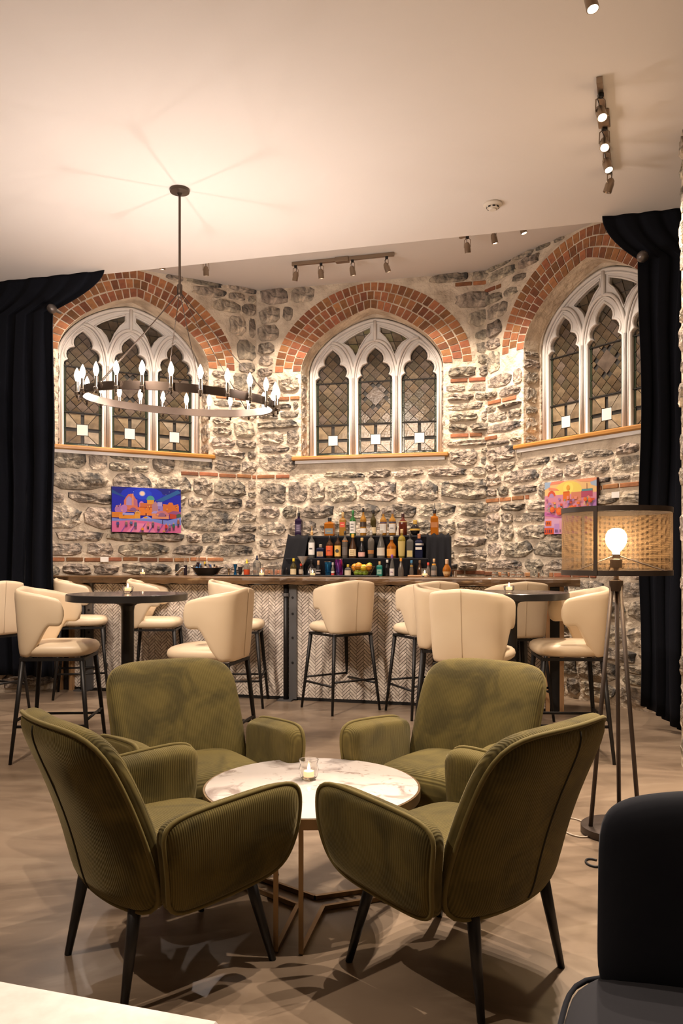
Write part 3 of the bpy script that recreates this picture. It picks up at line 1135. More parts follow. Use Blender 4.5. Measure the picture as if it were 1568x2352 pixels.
# ------------------------------------------------------------------ bottles
def bottle(label, s, t, z, h, r, glass, label_col=None, cap=(0.02, 0.018, 0.018), kind='round', lab=(0.16, 0.52), neck=0.32, fill=None, band=None, emblem=None, pour=False, cat='bottle', name='liquor_bottle'):
    """glass body, neck, label and stopper"""
    x, y, _ = bar_pt(s, t)
    o = thing(name, label, cat, (x, y, z), BA, 'bottles behind the bar')
    hb = h * (0.80 if pour else 1.0)
    nr = max(0.009, r * neck)
    if kind == 'round': prof = [(r * 0.9, 0), (r, 0.006), (r, hb * 0.58), (r * 0.92, hb * 0.63), (nr * 1.25, hb * 0.74), (nr, hb * 0.78), (nr, hb * 0.9)]
    elif kind == 'square': prof = [(r * 0.92, 0), (r, 0.006), (r, hb * 0.66), (r * 0.85, hb * 0.72), (nr, hb * 0.76), (nr, hb * 0.86)]
    elif kind == 'globe': prof = [(r * 0.45, 0), (r * 0.75, hb * 0.08), (r, hb * 0.32), (r * 0.95, hb * 0.45), (r * 0.6, hb * 0.62), (nr, hb * 0.72), (nr, hb * 0.8)]
    elif kind == 'cone': prof = [(r, 0), (r, hb * 0.32), (r * 0.92, hb * 0.42), (nr * 1.4, hb * 0.68), (nr, hb * 0.78), (nr, hb * 0.9)]
    elif kind == 'slim': prof = [(r * 0.8, 0), (r * 0.85, 0.005), (r, hb * 0.62), (r * 0.8, hb * 0.72), (nr, hb * 0.78), (nr, hb * 0.9)]
    elif kind == 'wine': prof = [(r * 0.95, 0), (r, 0.006), (r, hb * 0.52), (r * 0.8, hb * 0.6), (nr * 1.15, hb * 0.72), (nr, hb * 0.76), (nr, hb * 0.9)]
    else: prof = [(r, 0), (r, hb * 0.4), (r * 0.7, hb * 0.55), (nr, hb * 0.62), (nr, hb * 0.9)]
    n = 4 if kind == 'square' else 14
    m = MB()
    if n == 4:
        m.lathe([(q * 1.3, zz) for q, zz in prof], 4)
        m.v = [((x_ - y_) * 0.7071, (x_ + y_) * 0.7071 * 0.7, z_) for x_, y_, z_ in m.v]
    else:
        m.lathe(prof, n)
    m.build('body', glass, o, None if n == 4 else True)
    zn = prof[-1][1]
    if pour:
        MB().lathe([(nr * 1.25, zn - 0.004), (nr * 1.25, zn + 0.03), (nr * 0.7, zn + 0.036), (0.004, zn + 0.05), (0.003, h)], 10).build('pourer', cm(cap, 0.3), o, True)
    else:
        MB().lathe([(nr * 1.18, zn - 0.012), (nr * 1.22, zn), (nr * 1.22, h - 0.003), (nr * 1.0, h)], 10).build('cap', cm(cap, 0.35), o, True)
    if label_col:
        z0, z1 = lab[0] * hb, lab[1] * hb
        m = MB()
        if n == 4:
            m.box(-r * 0.78, r * 0.78, -r * 0.66, -r * 0.62, z0, z1)
        else:
            def rad(zz):
                for (ra, za), (rb, zb) in zip(prof, prof[1:]):
                    if za <= zz <= zb and zb > za: return lerp(ra, rb, (zz - za) / (zb - za))
                return r
            ra, rb = rad(z0) * 1.035, rad(z1) * 1.035
            k = 12
            vs = []
            for i in range(k + 1):
                w = R(lerp(205, 335, i / k))
                vs += [(ra * math.cos(w), ra * math.sin(w), z0), (rb * math.cos(w), rb * math.sin(w), z1)]
            m.add(vs, [(2 * i, 2 * i + 2, 2 * i + 3, 2 * i + 1) for i in range(k)])
        lo = m.build('label', cm(label_col, 0.55), o, n != 4)
        ry = -r * (1.045 if n != 4 else 0.675)
        if emblem:
            e, shape = emblem
            if shape == 'disc':
                MB().lathe([(0, 0), (r * 0.52, 0), (r * 0.52, 0.002), (0, 0.002)], 14).build('emblem', cm(e, 0.5), lo).matrix_local = Matrix.Translation((0, ry, (z0 + z1) / 2)) @ Matrix.Rotation(R(90), 4, 'X')
            else:
                kk = 3 if shape == 'lines' else 1
                m = MB()
                for i in range(kk):
                    zz = lerp(z0, z1, (i + 1) / (kk + 1))
                    m.box(-r * 0.45, r * 0.45, ry - 0.0012, ry, zz - (z1 - z0) * 0.06, zz + (z1 - z0) * 0.06)
                m.build('print', cm(e, 0.5), lo)
    if band:
        bc, z0, z1 = band
        z0, z1 = z0 * hb, z1 * hb
        rb = 0
        for zz in (z0, (z0 + z1) / 2, z1):
            for (ra, za), (rc, zc_) in zip(prof, prof[1:]):
                if za <= zz <= zc_ and zc_ > za: rb = max(rb, lerp(ra, rc, (zz - za) / (zc_ - za)))
        MB().lathe([(rb * 1.04, z0), (rb * 1.04, z1)], 14).build('band', cm(bc, 0.4), o, True)
    return o


amber = mat('amber_whisky', (0.62, 0.20, 0.02), 0.08, trans=0.55, ior=1.35)
honey = mat('honey_whisky', (0.72, 0.36, 0.07), 0.08, trans=0.6, ior=1.35)
darkred = mat('dark_red_spirit', (0.13, 0.022, 0.010), 0.1, trans=0.2)
black_g = mat('black_glass', (0.010, 0.009, 0.010), 0.08)
plum_g = mat('plum_glass', (0.022, 0.012, 0.035), 0.08)
green_g = mat('green_glass', (0.03, 0.16, 0.035), 0.08, trans=0.3)
olive_g = mat('olive_glass', (0.085, 0.065, 0.018), 0.08, trans=0.35)
clear_g = mat('clear_spirit_glass', (0.55, 0.53, 0.48), 0.06, trans=0.82, ior=1.3)
smoke_g = mat('smoky_glass', (0.22, 0.19, 0.16), 0.07, trans=0.5)
yellow_g = mat('yellow_spirit', (0.62, 0.46, 0.06), 0.08, trans=0.6)
teal_g = mat('teal_glass', (0.03, 0.32, 0.26), 0.1, trans=0.4)
brown_g = mat('brown_glass', (0.06, 0.025, 0.010), 0.08, trans=0.2)
navy_g = mat('navy_glass', (0.012, 0.015, 0.04), 0.1)
W_, CR, BK = (0.78, 0.75, 0.70), (0.74, 0.60, 0.36), (0.02, 0.018, 0.018)
top = lambda lb, s, h, r, *a, **k: bottle(lb, s, 0.0, ZT + 0.001, h, r, *a, **k)
mid = lambda lb, s, h, r, *a, **k: bottle(lb, s, -0.15, ZM + 0.001, h, r, *a, **k)
low = lambda lb, s, h, r, *a, **k: bottle(lb, s, k.pop('t', -0.32), ZB + 0.002, h, r, *a, **k)
top('purple-black bottle with clear pourer, alone at one end of the top tier', -0.726, 0.295, 0.037, plum_g, (0.05, 0.03, 0.07), BK, pour=True, kind='square', emblem=((0.30, 0.24, 0.34), 'lines'))
top('squat square amber bottle with dark stopper and blue-grey label', -0.401, 0.183, 0.052, amber, (0.16, 0.20, 0.22), BK, kind='square', lab=(0.10, 0.40), emblem=((0.55, 0.36, 0.10), 'bar'))
top('amber bottle with slanted red label and cork top', -0.266, 0.234, 0.033, honey, (0.62, 0.07, 0.03), (0.55, 0.38, 0.16), kind='square', lab=(0.36, 0.58), emblem=((0.75, 0.55, 0.3), 'bar'))
top('green bottle with large white label and green neck', -0.163, 0.251, 0.032, green_g, W_, (0.03, 0.22, 0.05), lab=(0.10, 0.56), emblem=((0.25, 0.24, 0.22), 'lines'))
top('amber bottle with tall dark cap, white label under a dark oval', -0.057, 0.271, 0.032, honey, W_, BK, lab=(0.10, 0.26), band=((0.06, 0.04, 0.03), 0.32, 0.50))
top('olive-brown bottle with dark cap and cream label', 0.045, 0.253, 0.030, olive_g, CR, BK, lab=(0.08, 0.32))
top('pale amber bottle with white label under a purple band', 0.146, 0.248, 0.034, honey, W_, (0.20, 0.16, 0.14), lab=(0.10, 0.46), band=((0.10, 0.08, 0.18), 0.48, 0.53))
top('pale amber bottle with white label showing a grey picture', 0.237, 0.247, 0.034, honey, W_, (0.20, 0.16, 0.14), lab=(0.10, 0.46), band=((0.03, 0.05, 0.13), 0.49, 0.54), emblem=((0.25, 0.24, 0.25), 'bar'))
top('dark red bottle with tall brown cap', 0.341, 0.212, 0.042, darkred, None, (0.05, 0.02, 0.02), kind='round', band=((0.55, 0.42, 0.2), 0.60, 0.64))
top('round black bottle with gold band and gold cap', 0.461, 0.148, 0.051, black_g, None, (0.60, 0.38, 0.08), kind='globe', band=((0.62, 0.40, 0.08), 0.30, 0.42))
top('amber bottle with dark pourer, alone beside the cloth folds', 0.652, 0.307, 0.040, amber, (0.42, 0.16, 0.04), BK, pour=True, kind='square', lab=(0.3, 0.5))
mid('clear bottle with tall white label and gold pourer', -0.542, 0.314, 0.034, clear_g, W_, (0.62, 0.36, 0.14), pour=True, lab=(0.12, 0.60), emblem=((0.05, 0.05, 0.05), 'bar'))
mid('short navy bottle with square glass stopper and tan label', -0.452, 0.133, 0.040, navy_g, (0.50, 0.32, 0.17), (0.30, 0.26, 0.20), kind='square', lab=(0.10, 0.46), emblem=((0.2, 0.12, 0.06), 'lines'))
mid('dark bottle with bright red-orange label', -0.359, 0.218, 0.036, brown_g, (0.68, 0.11, 0.03), BK, lab=(0.10, 0.54), emblem=((0.30, 0.04, 0.02), 'bar'))
mid('dark bottle with yellow label carrying a black disc', -0.275, 0.230, 0.034, brown_g, (0.72, 0.44, 0.10), BK, lab=(0.06, 0.52), emblem=((0.03, 0.025, 0.02), 'disc'))
mid('smoky slender bottle with small orange seal', -0.204, 0.263, 0.029, smoke_g, (0.12, 0.10, 0.09), BK, lab=(0.10, 0.4), band=((0.60, 0.22, 0.05), 0.60, 0.64))
mid('dark bottle with long yellow neck foil and cream label', -0.125, 0.233, 0.038, brown_g, CR, (0.66, 0.40, 0.06), lab=(0.08, 0.36), kind='cone', emblem=((0.40, 0.28, 0.12), 'lines'))
mid('dark long-necked bottle with pink label and red patch', -0.034, 0.194, 0.036, black_g, (0.72, 0.42, 0.36), (0.55, 0.36, 0.14), lab=(0.06, 0.28), kind='cone')
mid('tall clear textured bottle with clear pourer and orange script', 0.057, 0.312, 0.034, smoke_g, (0.45, 0.20, 0.06), (0.45, 0.42, 0.38), kind='slim', pour=True, lab=(0.16, 0.30))
mid('clear cone-shaped bottle with torn cream label', 0.156, 0.269, 0.040, clear_g, (0.66, 0.60, 0.50), (0.62, 0.58, 0.50), kind='cone', lab=(0.08, 0.36))
mid('squat amber bottle with yellow-orange label and glass stopper', 0.259, 0.205, 0.046, amber, (0.76, 0.36, 0.06), (0.42, 0.38, 0.30), kind='wine', lab=(0.08, 0.42))
mid('tall yellow bottle with cork and embossed lines', 0.358, 0.275, 0.037, yellow_g, (0.62, 0.48, 0.16), (0.55, 0.38, 0.18), kind='slim', lab=(0.06, 0.58))
mid('square clear bottle with pale yellow spirit', 0.438, 0.233, 0.033, clear_g, (0.58, 0.46, 0.18), BK, kind='square', lab=(0.04, 0.30))
mid('dark navy bottle with two slanted white stripes', 0.525, 0.228, 0.039, navy_g, (0.72, 0.68, 0.62), (0.55, 0.22, 0.10), kind='square', lab=(0.34, 0.44), band=((0.70, 0.66, 0.60), 0.52, 0.60))
low('tiny black bottle at the end of the bottom row', -0.745, 0.076, 0.012, black_g, None, BK, kind='slim')
low('green wine bottle with yellow capsule', -0.675, 0.169, 0.031, olive_g, CR, (0.72, 0.52, 0.03), kind='wine', lab=(0.08, 0.40))
low('small dark bottle with red cap beside the martini glass', -0.612, 0.118, 0.022, brown_g, (0.5, 0.4, 0.3), (0.68, 0.06, 0.02), kind='wine', t=-0.28)
low('black bottle with round white emblem', -0.505, 0.155, 0.036, black_g, (0.03, 0.03, 0.04), BK, kind='wine', lab=(0.06, 0.44), emblem=((0.78, 0.76, 0.74), 'disc'), t=-0.29)
low('dark round bottle with copper neck', -0.424, 0.147, 0.030, black_g, (0.45, 0.40, 0.38), (0.50, 0.28, 0.14), kind='globe', lab=(0.14, 0.40))
low('small red and white labelled bottle between the shiny shakers', -0.268, 0.129, 0.017, smoke_g, (0.62, 0.05, 0.03), (0.42, 0.38, 0.36), kind='wine', lab=(0.0, 0.2), band=((0.7, 0.66, 0.6), 0.24, 0.36), t=-0.36)
low('stout cream-labelled bottle with gold cap beside the fruit basket', -0.135, 0.110, 0.033, clear_g, (0.72, 0.62, 0.46), (0.60, 0.42, 0.05), kind='round', lab=(0.05, 0.5), t=-0.30)
low('teal bottle with cork stopper', 0.178, 0.140, 0.028, teal_g, (0.30, 0.55, 0.45), (0.55, 0.36, 0.16), kind='square', lab=(0.14, 0.46), emblem=((0.04, 0.25, 0.2), 'bar'))
low('dark bottle with white neck tag', 0.243, 0.156, 0.024, black_g, None, (0.70, 0.68, 0.64), kind='wine', t=-0.28)
low('clear bottle with violet cap and white label', 0.314, 0.204, 0.024, clear_g, (0.74, 0.68, 0.64), (0.20, 0.07, 0.34), kind='cone', lab=(0.04, 0.36), t=-0.40, emblem=((0.3, 0.2, 0.3), 'bar'))
low('dark bottle with orange neck foil', 0.397, 0.171, 0.027, smoke_g, None, (0.72, 0.30, 0.04), kind='cone', t=-0.40)
low('slim clear bottle with blue cap', 0.479, 0.150, 0.020, smoke_g, None, (0.06, 0.22, 0.40), kind='cone', band=((0.66, 0.40, 0.05), 0.62, 0.68), t=-0.30)
low('brown glass bottle behind the wooden board', 0.553, 0.150, 0.026, brown_g, None, (0.16, 0.09, 0.05), kind='cone', t=-0.28)
low('clear bottle with red wax neck', 0.636, 0.129, 0.022, smoke_g, None, (0.62, 0.06, 0.03), kind='cone', t=-0.30)
low('clear bottle with cork and orange paper band', 0.708, 0.165, 0.027, clear_g, (0.30, 0.24, 0.20), (0.68, 0.44, 0.22), kind='wine', lab=(0.1, 0.35), band=((0.74, 0.36, 0.05), 0.64, 0.72), t=-0.42)
low('short round amber bottle with cork at the end of the row', 0.825, 0.161, 0.040, amber, (0.62, 0.42, 0.20), (0.66, 0.42, 0.26), kind='globe', lab=(0.06, 0.30), t=-0.42)


# ------------------------------------------------------------------ glassware, tools and fruit on the bar
def simple(name, label, cat, prof, material, s, t, n=16, z=None, group=None):
    x, y, _ = bar_pt(s, t)
    o = MB().lathe(prof, n).build(name, material, None, True, (x, y, ZB + 0.002 if z is None else z), BA)
    return tag(o, label, cat, group)


blue_m = cm((0.02, 0.16, 0.42), 0.16, 0.9, name='blue_metal')
purp_m = mat('iridescent_metal', (0.28, 0.03, 0.36), 0.16, 0.9, col2=(0.02, 0.18, 0.50), noise=12, detail=0, stretch=(2.2, 0.1, 0.1), lo=0.42, hi=0.58)


def shaker(label, s, t, h, r, m):
    x, y, _ = bar_pt(s, t)
    o = thing('cocktail_shaker', label, 'shaker', (x, y, ZB + 0.002), BA)
    MB().lathe([(r * 0.72, 0), (r * 0.76, 0.004), (r, h), (r * 0.95, h), (r * 0.72, 0.01), (0, 0.01)], 18).build('tin', m, o, True)
    MB().lathe([(r * 1.03, h - 0.006), (r * 1.03, h), (r * 0.96, h)], 18).build('rim', M['chrome'], o, True)


shaker('blue metallic cocktail shaker tin', -0.318, -0.34, 0.140, 0.040, blue_m)
shaker('purple and blue iridescent shaker tin', -0.210, -0.34, 0.165, 0.044, purp_m)
x, y, _ = bar_pt(-0.560, -0.38)
o = thing('martini_glass', 'tall martini glass with frosted cone bowl', 'glass', (x, y, ZB + 0.002), BA)
MB().lathe([(0.054, 0.186), (0.006, 0.105), (0.004, 0.104), (0.050, 0.188)], 20).build('bowl', mat('frosted_glass', (0.75, 0.70, 0.66), 0.3, trans=0.5), o, True)
MB().lathe([(0.005, 0.106), (0.004, 0.06), (0.006, 0.012), (0.05, 0.004), (0.052, 0.0)], 20).build('stem', M['clear'], o, True)

x, y, _ = bar_pt(0.024, -0.37)
bk = thing('fruit_basket', 'brass wire basket heaped with citrus fruit', 'basket', (x, y, ZB + 0.002), BA)
for zz, rr in ((0.004, 0.07), (0.045, 0.095), (0.092, 0.118)):
    MB().tube([(rr * math.cos(R(a)), rr * math.sin(R(a)) * 0.72, zz) for a in range(0, 360, 15)], 0.0022, 5, True).build('hoop', M['brass'], bk, 'all')
for a in range(0, 360, 30):
    MB().tube([(0.07 * math.cos(R(a)), 0.07 * math.sin(R(a)) * 0.72, 0.004), (0.118 * math.cos(R(a)), 0.118 * math.sin(R(a)) * 0.72, 0.092)], 0.0018, 5).build('rib', M['brass'], bk)
orange_m = mat('orange_peel', (0.80, 0.30, 0.02), 0.45, bump=(220, 0.3, 0.002))
lemon_m = mat('lemon_peel', (0.82, 0.56, 0.03), 0.42, bump=(220, 0.3, 0.002))
lime_m = mat('lime_peel', (0.26, 0.36, 0.03), 0.4, bump=(220, 0.3, 0.002))
FR = [('orange', orange_m, -0.072, 0.0, 0.085, 0.036, 'round orange at the end of the basket by the shakers'),
      ('orange', orange_m, -0.028, -0.035, 0.098, 0.035, 'round orange near the middle front of the heap'),
      ('orange', orange_m, 0.066, -0.028, 0.088, 0.034, 'round orange at the end of the basket by the teal bottle'),
      ('lemon', lemon_m, 0.022, -0.032, 0.082, 0.031, 'yellow lemon at the front of the basket'),
      ('lemon', lemon_m, -0.030, 0.030, 0.088, 0.030, 'yellow lemon behind the front oranges'),
      ('lime', lime_m, 0.062, 0.020, 0.105, 0.026, 'green lime on top of the heap'),
      ('lime', lime_m, -0.045, -0.035, 0.036, 0.026, 'green lime low in the basket by the shakers'),
      ('lime', lime_m, 0.035, -0.030, 0.034, 0.026, 'green lime low in the basket near the teal bottle'),
      ('lime', lime_m, -0.003, -0.040, 0.036, 0.024, 'green lime low in the middle of the basket')]
for nm, m_, fx, fy, fz, fr, lb in FR:
    c, sn = math.cos(BA), math.sin(BA)
    e = 1.25 if nm != 'orange' else 1.0
    prof = [(0, -fr * e)] + [(fr * math.sin(math.pi * i / 10), -fr * e * math.cos(math.pi * i / 10)) for i in range(1, 10)] + [(0, fr * e)]
    f_ = MB().lathe(prof, 14).build(nm, m_, None, 'all', (x + fx * c - fy * sn, y + fx * sn + fy * c, ZB + fz))
    f_.rotation_euler = (0, R(80) if e > 1 else 0, R(fx * 900))
    tag(f_, lb, 'fruit', 'citrus in the wire basket')


def votive(label, loc, rotz=0.0, kind='cut', sc=1.0):
    o = thing('votive_candle', label, 'candle', loc, rotz, 'lit votive candles')
    if kind == 'cut': prof = [(0.026, 0), (0.030, 0.004), (0.036, 0.078), (0.033, 0.078), (0.026, 0.014), (0, 0.014)]
    elif kind == 'low': prof = [(0.022, 0), (0.034, 0.012), (0.037, 0.034), (0.034, 0.042), (0.031, 0.042), (0.033, 0.032), (0.028, 0.014), (0, 0.012)]
    else: prof = [(0.022, 0), (0.034, 0.010), (0.040, 0.040), (0.034, 0.062), (0.040, 0.080), (0.037, 0.080), (0.031, 0.062), (0.036, 0.040), (0.028, 0.014), (0, 0.012)]
    prof = [(a * sc, b * sc) for a, b in prof]
    MB().lathe(prof, 8 if kind == 'cut' else 16).build('cup', M['clear'], o, kind != 'cut')
    MB().lathe([(0.0, 0.0), (0.021 * sc, 0.0), (0.021 * sc, 0.018), (0, 0.018)], 12, (0, 0, 0.0145 * sc)).build('wax', M['wax'], o, True)
    MB().lathe([(0, 0), (0.0055, 0.006), (0.006, 0.012), (0.003, 0.022), (0, 0.030)], 8, (0, 0, 0.034 * sc)).build('flame', M['flame'], o, 'all')
    return o


def bar_votive(label, s, t):
    x, y, z = bar_pt(s, t, ZB + 0.002)
    return votive(label, (x, y, z), BA)


bar_votive('cut glass votive at the painting end of the bar', -2.17, -0.55)
bar_votive('cut glass votive beside the squeeze bottles', -0.90, -0.60)
bar_votive('cut glass votive in front of the shiny shakers', -0.39, -0.62)
bar_votive('cut glass votive in front of the wooden board', 0.655, -0.62)

# bartender's tools towards the painting end
tag(MB().cbox(-1.42, 0.20, -0.52, -0.43, ZB + 0.001, ZB + 0.012, 0.003).build('bar_mat', M['rubber'], None, False, (BO[0], BO[1], 0), BA),
    'long black rubber bar mat under the tools', 'bar mat')
x, y, _ = bar_pt(-1.54, -0.42)
bw = thing('tool_basin', 'black oval basin full of dropper bottles', 'basin', (x, y, ZB + 0.002), BA)
mb = MB().lathe([(0.62, 0), (0.66, 0.006), (1.0, 0.074), (0.96, 0.076), (0.62, 0.010), (0, 0.010)], 20)
mb.v = [(a * 0.155, b * 0.085, c) for a, b, c in mb.v]
mb.build('bowl', mat('black_steel_bowl', (0.014, 0.011, 0.009), 0.35, 0.4), bw, True)
for sg in (-1, 1):
    MB().tube([(sg * 0.15, -0.02, 0.072), (sg * 0.175, 0.0, 0.085), (sg * 0.15, 0.02, 0.072)], 0.004, 6).build('handle', M['black_metal'], bw, 'all')
rb_ = random.Random(4)
DR = [(-0.115, 0.012, 'blue-labelled dropper bottle at the end of the basin', (0.05, 0.20, 0.42), BK, 0.10), (-0.080, 0.02, 'second blue-labelled dropper bottle in the basin', (0.05, 0.20, 0.42), (0.1, 0.25, 0.45), 0.105),
      (-0.055, -0.02, 'small black-capped brown dropper bottle', (0.06, 0.03, 0.015), BK, 0.09), (-0.032, 0.02, 'yellow-capped dropper bottle in the basin', (0.42, 0.30, 0.18), (0.78, 0.52, 0.03), 0.125),
      (-0.008, -0.02, 'white-labelled dropper bottle in the basin', (0.55, 0.48, 0.40), BK, 0.105), (0.020, 0.015, 'amber dropper bottle amid the basin', (0.18, 0.08, 0.03), BK, 0.10),
      (0.046, -0.018, 'dark dropper bottle with blue cap', (0.03, 0.03, 0.05), (0.06, 0.10, 0.22), 0.098), (0.074, 0.01, 'black dropper bottle with tan label', (0.30, 0.18, 0.10), BK, 0.10),
      (0.103, 0.0, 'small brown dropper bottle at the far end of the basin', (0.12, 0.05, 0.03), (0.10, 0.05, 0.03), 0.085)]
for dx, dy, lb, col, cap, hh in DR:
    px_, py_, _ = bar_pt(-1.54 + dx, -0.42 + dy)
    o = thing('dropper_bottle', lb, 'bottle', (px_, py_, ZB + 0.014), BA, 'dropper bottles in the black basin')
    MB().lathe([(0.014, 0), (0.0145, 0.003), (0.0145, hh * 0.66), (0.007, hh * 0.76), (0.007, hh * 0.8)], 10).build('body', cm(col, 0.3), o, True)
    MB().lathe([(0.009, hh * 0.76), (0.009, hh * 0.96), (0.004, hh)], 10).build('cap', cm(cap, 0.4), o, True)
x, y, _ = bar_pt(-1.862, -0.42)
o = thing('black_canister', 'short black canister with gold rings on the bar', 'canister', (x, y, ZB + 0.002), BA)
MB().lathe([(0.016, 0), (0.016, 0.11), (0.0, 0.11)], 12).build('body', cm(BK, 0.3), o, True)
MB().lathe([(0.0165, 0.035), (0.0165, 0.042)], 12).build('ring', cm((0.6, 0.4, 0.1), 0.3, 0.8), o, True)
x, y, _ = bar_pt(-1.80, -0.36)
o = thing('tall_atomizer', 'tall dark atomizer bottle with clear cap', 'bottle', (x, y, ZB + 0.002), BA)
MB().lathe([(0.017, 0), (0.017, 0.10), (0.0, 0.10)], 12).build('body', cm((0.02, 0.012, 0.02), 0.2), o, True)
MB().lathe([(0.016, 0.101), (0.016, 0.165), (0.014, 0.167)], 12).build('cap', M['clear'], o, True)
x, y, _ = bar_pt(-1.70, -0.28)
o = thing('tall_atomizer', 'tall dark atomizer bottle behind the black basin', 'bottle', (x, y, ZB + 0.002), BA)
MB().lathe([(0.017, 0), (0.017, 0.13), (0.0, 0.13)], 12).build('body', cm((0.02, 0.012, 0.02), 0.2), o, True)
MB().lathe([(0.016, 0.131), (0.016, 0.195), (0.014, 0.197)], 12).build('cap', M['clear'], o, True)
x, y, _ = bar_pt(-1.80, -0.48)
o = thing('menu_stand', 'slanted white menu card on a small gold easel', 'menu', (x, y, ZB + 0.002), BA)
mm_ = Matrix.Rotation(R(-42), 4, 'Y')
MB().box(-0.05, 0.05, -0.035, 0.035, 0.0, 0.006, Matrix.Translation((0, 0, 0.045)) @ mm_).build('card', M['card'], o)
MB().tube([(0.035, 0, 0.0), (0.03, 0, 0.05)], 0.004, 6).build('easel', M['brass'], o)


def jigger(label, s, t, h, r, m):
    simple('jigger', label, 'jigger', [(r, 0), (r * 0.45, h * 0.42), (r * 0.45, h * 0.5), (r * 1.05, h), (r * 0.95, h), (0.0, h * 0.55)], m, s, t)


jigger('blue double-ended jigger standing on the bar mat', -1.232, -0.44, 0.112, 0.019, blue_m)
jigger('small gold jigger beside the black basin', -1.318, -0.40, 0.070, 0.014, M['brass'])
simple('measuring_cup', 'small black tapered cup on the bar mat', 'cup', [(0.010, 0), (0.014, 0.004), (0.022, 0.075), (0.020, 0.075), (0, 0.02)], cm((0.02, 0.017, 0.016), 0.25), -1.172, -0.46, z=ZB + 0.013)
x, y, _ = bar_pt(-1.108, -0.45)
o = thing('squeeze_bottle', 'squeeze bottle of red syrup with yellow tip', 'bottle', (x, y, ZB + 0.013), BA)
MB().lathe([(0.028, 0), (0.030, 0.004), (0.030, 0.05), (0.0, 0.05)], 14).build('syrup', cm((0.55, 0.07, 0.02), 0.3), o, True)
MB().lathe([(0.0305, 0.05), (0.0305, 0.085), (0.016, 0.105), (0.012, 0.11)], 14).build('bottle_wall', clear_g, o, True)
MB().lathe([(0.013, 0.104), (0.011, 0.118), (0.008, 0.125), (0.003, 0.152)], 10).build('tip', cm((0.78, 0.56, 0.02), 0.4), o, True)
x, y, _ = bar_pt(-1.022, -0.40)
o = thing('clear_dasher_bottle', 'ribbed clear glass bottle with black dropper top', 'bottle', (x, y, ZB + 0.002), BA)
MB().lathe([(0.036, 0), (0.038, 0.005), (0.038, 0.125), (0.03, 0.14), (0.012, 0.152), (0.012, 0.16)], 12).build('body', clear_g, o, None)
MB().lathe([(0.014, 0.152), (0.014, 0.168), (0.007, 0.172), (0.009, 0.188), (0.003, 0.198)], 10).build('dropper', cm((0.015, 0.02, 0.05), 0.35), o, True)
GLS = [(-0.90, -0.30), (-0.86, -0.33), (-0.81, -0.29), (-0.965, -0.30)]
for i, (s, t) in enumerate(GLS):
    simple('shot_glass', ['shot glass nearest the display cloth edge', 'shot glass set a little forward of the others', 'shot glass touching the display corner',
                          'shot glass beside the ribbed clear bottle'][i], 'glass', [(0.018, 0), (0.019, 0.006), (0.022, 0.065), (0.0205, 0.065), (0.017, 0.010), (0, 0.010)], M['clear'], s, t, 12, None, 'small shot glasses')
tag(MB().cbox(-0.09, 0.09, -0.06, 0.06, 0, 0.015, 0.003).build('serving_board', mat('board_wood', (0.42, 0.22, 0.09), 0.5), None, False, (*bar_pt(0.56, -0.40)[:2], ZB + 0.001), BA),
    'small wooden serving board among the bottles', 'board')
for i, (s, t, lb) in enumerate([(1.255, -0.38, 'upturned stem glass nearest the bottles'), (1.335, -0.34, 'second upturned stem glass along the bar'),
                                (1.42, -0.36, 'third upturned stem glass along the bar'), (1.475, -0.40, 'upturned stem glass with wide foot nearest the tumblers')]):
    k = 1.0 if i < 3 else 1.2
    x, y, z = bar_pt(s, t, ZB + 0.002)
    o = thing('stem_glass', lb, 'glass', (x, y, z), BA, 'upturned stem glasses on the bar')
    MB().lathe([(0.026 * k, 0), (0.031 * k, 0.02), (0.026 * k, 0.045), (0.008, 0.058), (0.0, 0.056)], 16).build('bowl', M['clear'], o, True)
    MB().lathe([(0.004, 0.056), (0.0035, 0.085), (0.020 * k, 0.093), (0.024 * k, 0.096), (0, 0.097)], 16).build('stem', M['clear'], o, True)
for s, t, k, lb in ((1.60, -0.55, 1.0, 'short tumbler beside the upturned stem glasses'), (1.69, -0.55, 1.12, 'wider short tumbler nearest the bar end')):
    simple('tumbler', lb, 'glass', [(0.030 * k, 0), (0.034 * k, 0.006), (0.034 * k, 0.066), (0.0315 * k, 0.066), (0.031 * k, 0.012), (0, 0.012)], M['clear'], s, t, 16, None, 'short tumblers on the bar')
simple('steel_cup', 'row of small steel cups end piece beside the cork bottle', 'cup', [(0.014, 0), (0.018, 0.05), (0.016, 0.05), (0, 0.01)], M['chrome'], 0.90, -0.42)['label'] = 'small steel cup beside the short round amber bottle'
# ------------------------------------------------------------------ olive armchairs
def arm_f(sg):
    def f(p, q, t):
        h = (q + 1) / 2
        a = (p + 1) / 2
        x = lerp(lerp(-0.165, -0.215, h), 0.290 - 0.060 * (1 - h) ** 2.4 - 0.008 * h, a)
        # the underside rises towards the front, the top edge swells a little at the front
        zlow = 0.272 + 0.050 * a ** 1.6
        ztop = 0.585 + 0.022 * a - 0.02 * (1 - a) ** 2
        z = lerp(zlow, ztop, h)
        y = 0.290 + 0.052 * h + 0.016 * math.sin(math.pi * h) - 0.024 * a * h
        return (x, sg * (y + 0.045 * t), z + 0.006 * t)
    return f


def back_f(p, q, t):
    h = (q + 1) / 2
    w = lerp(0.298, 0.300, h)
    x = -0.225 - 0.055 * h - 0.135 * h ** 1.8 + 0.085 * abs(p) ** 2.2 * (1 - 0.25 * h)
    z = 0.275 + 0.560 * h - 0.012 * abs(p) ** 3
    th = 0.055 + (0.012 * (1 - p * p) if t > 0 else 0)
    return (x + th * t * 0.95, w * p, z + th * t * 0.28)


def back_edge(p, q, t):
    return back_f(p, q, t)


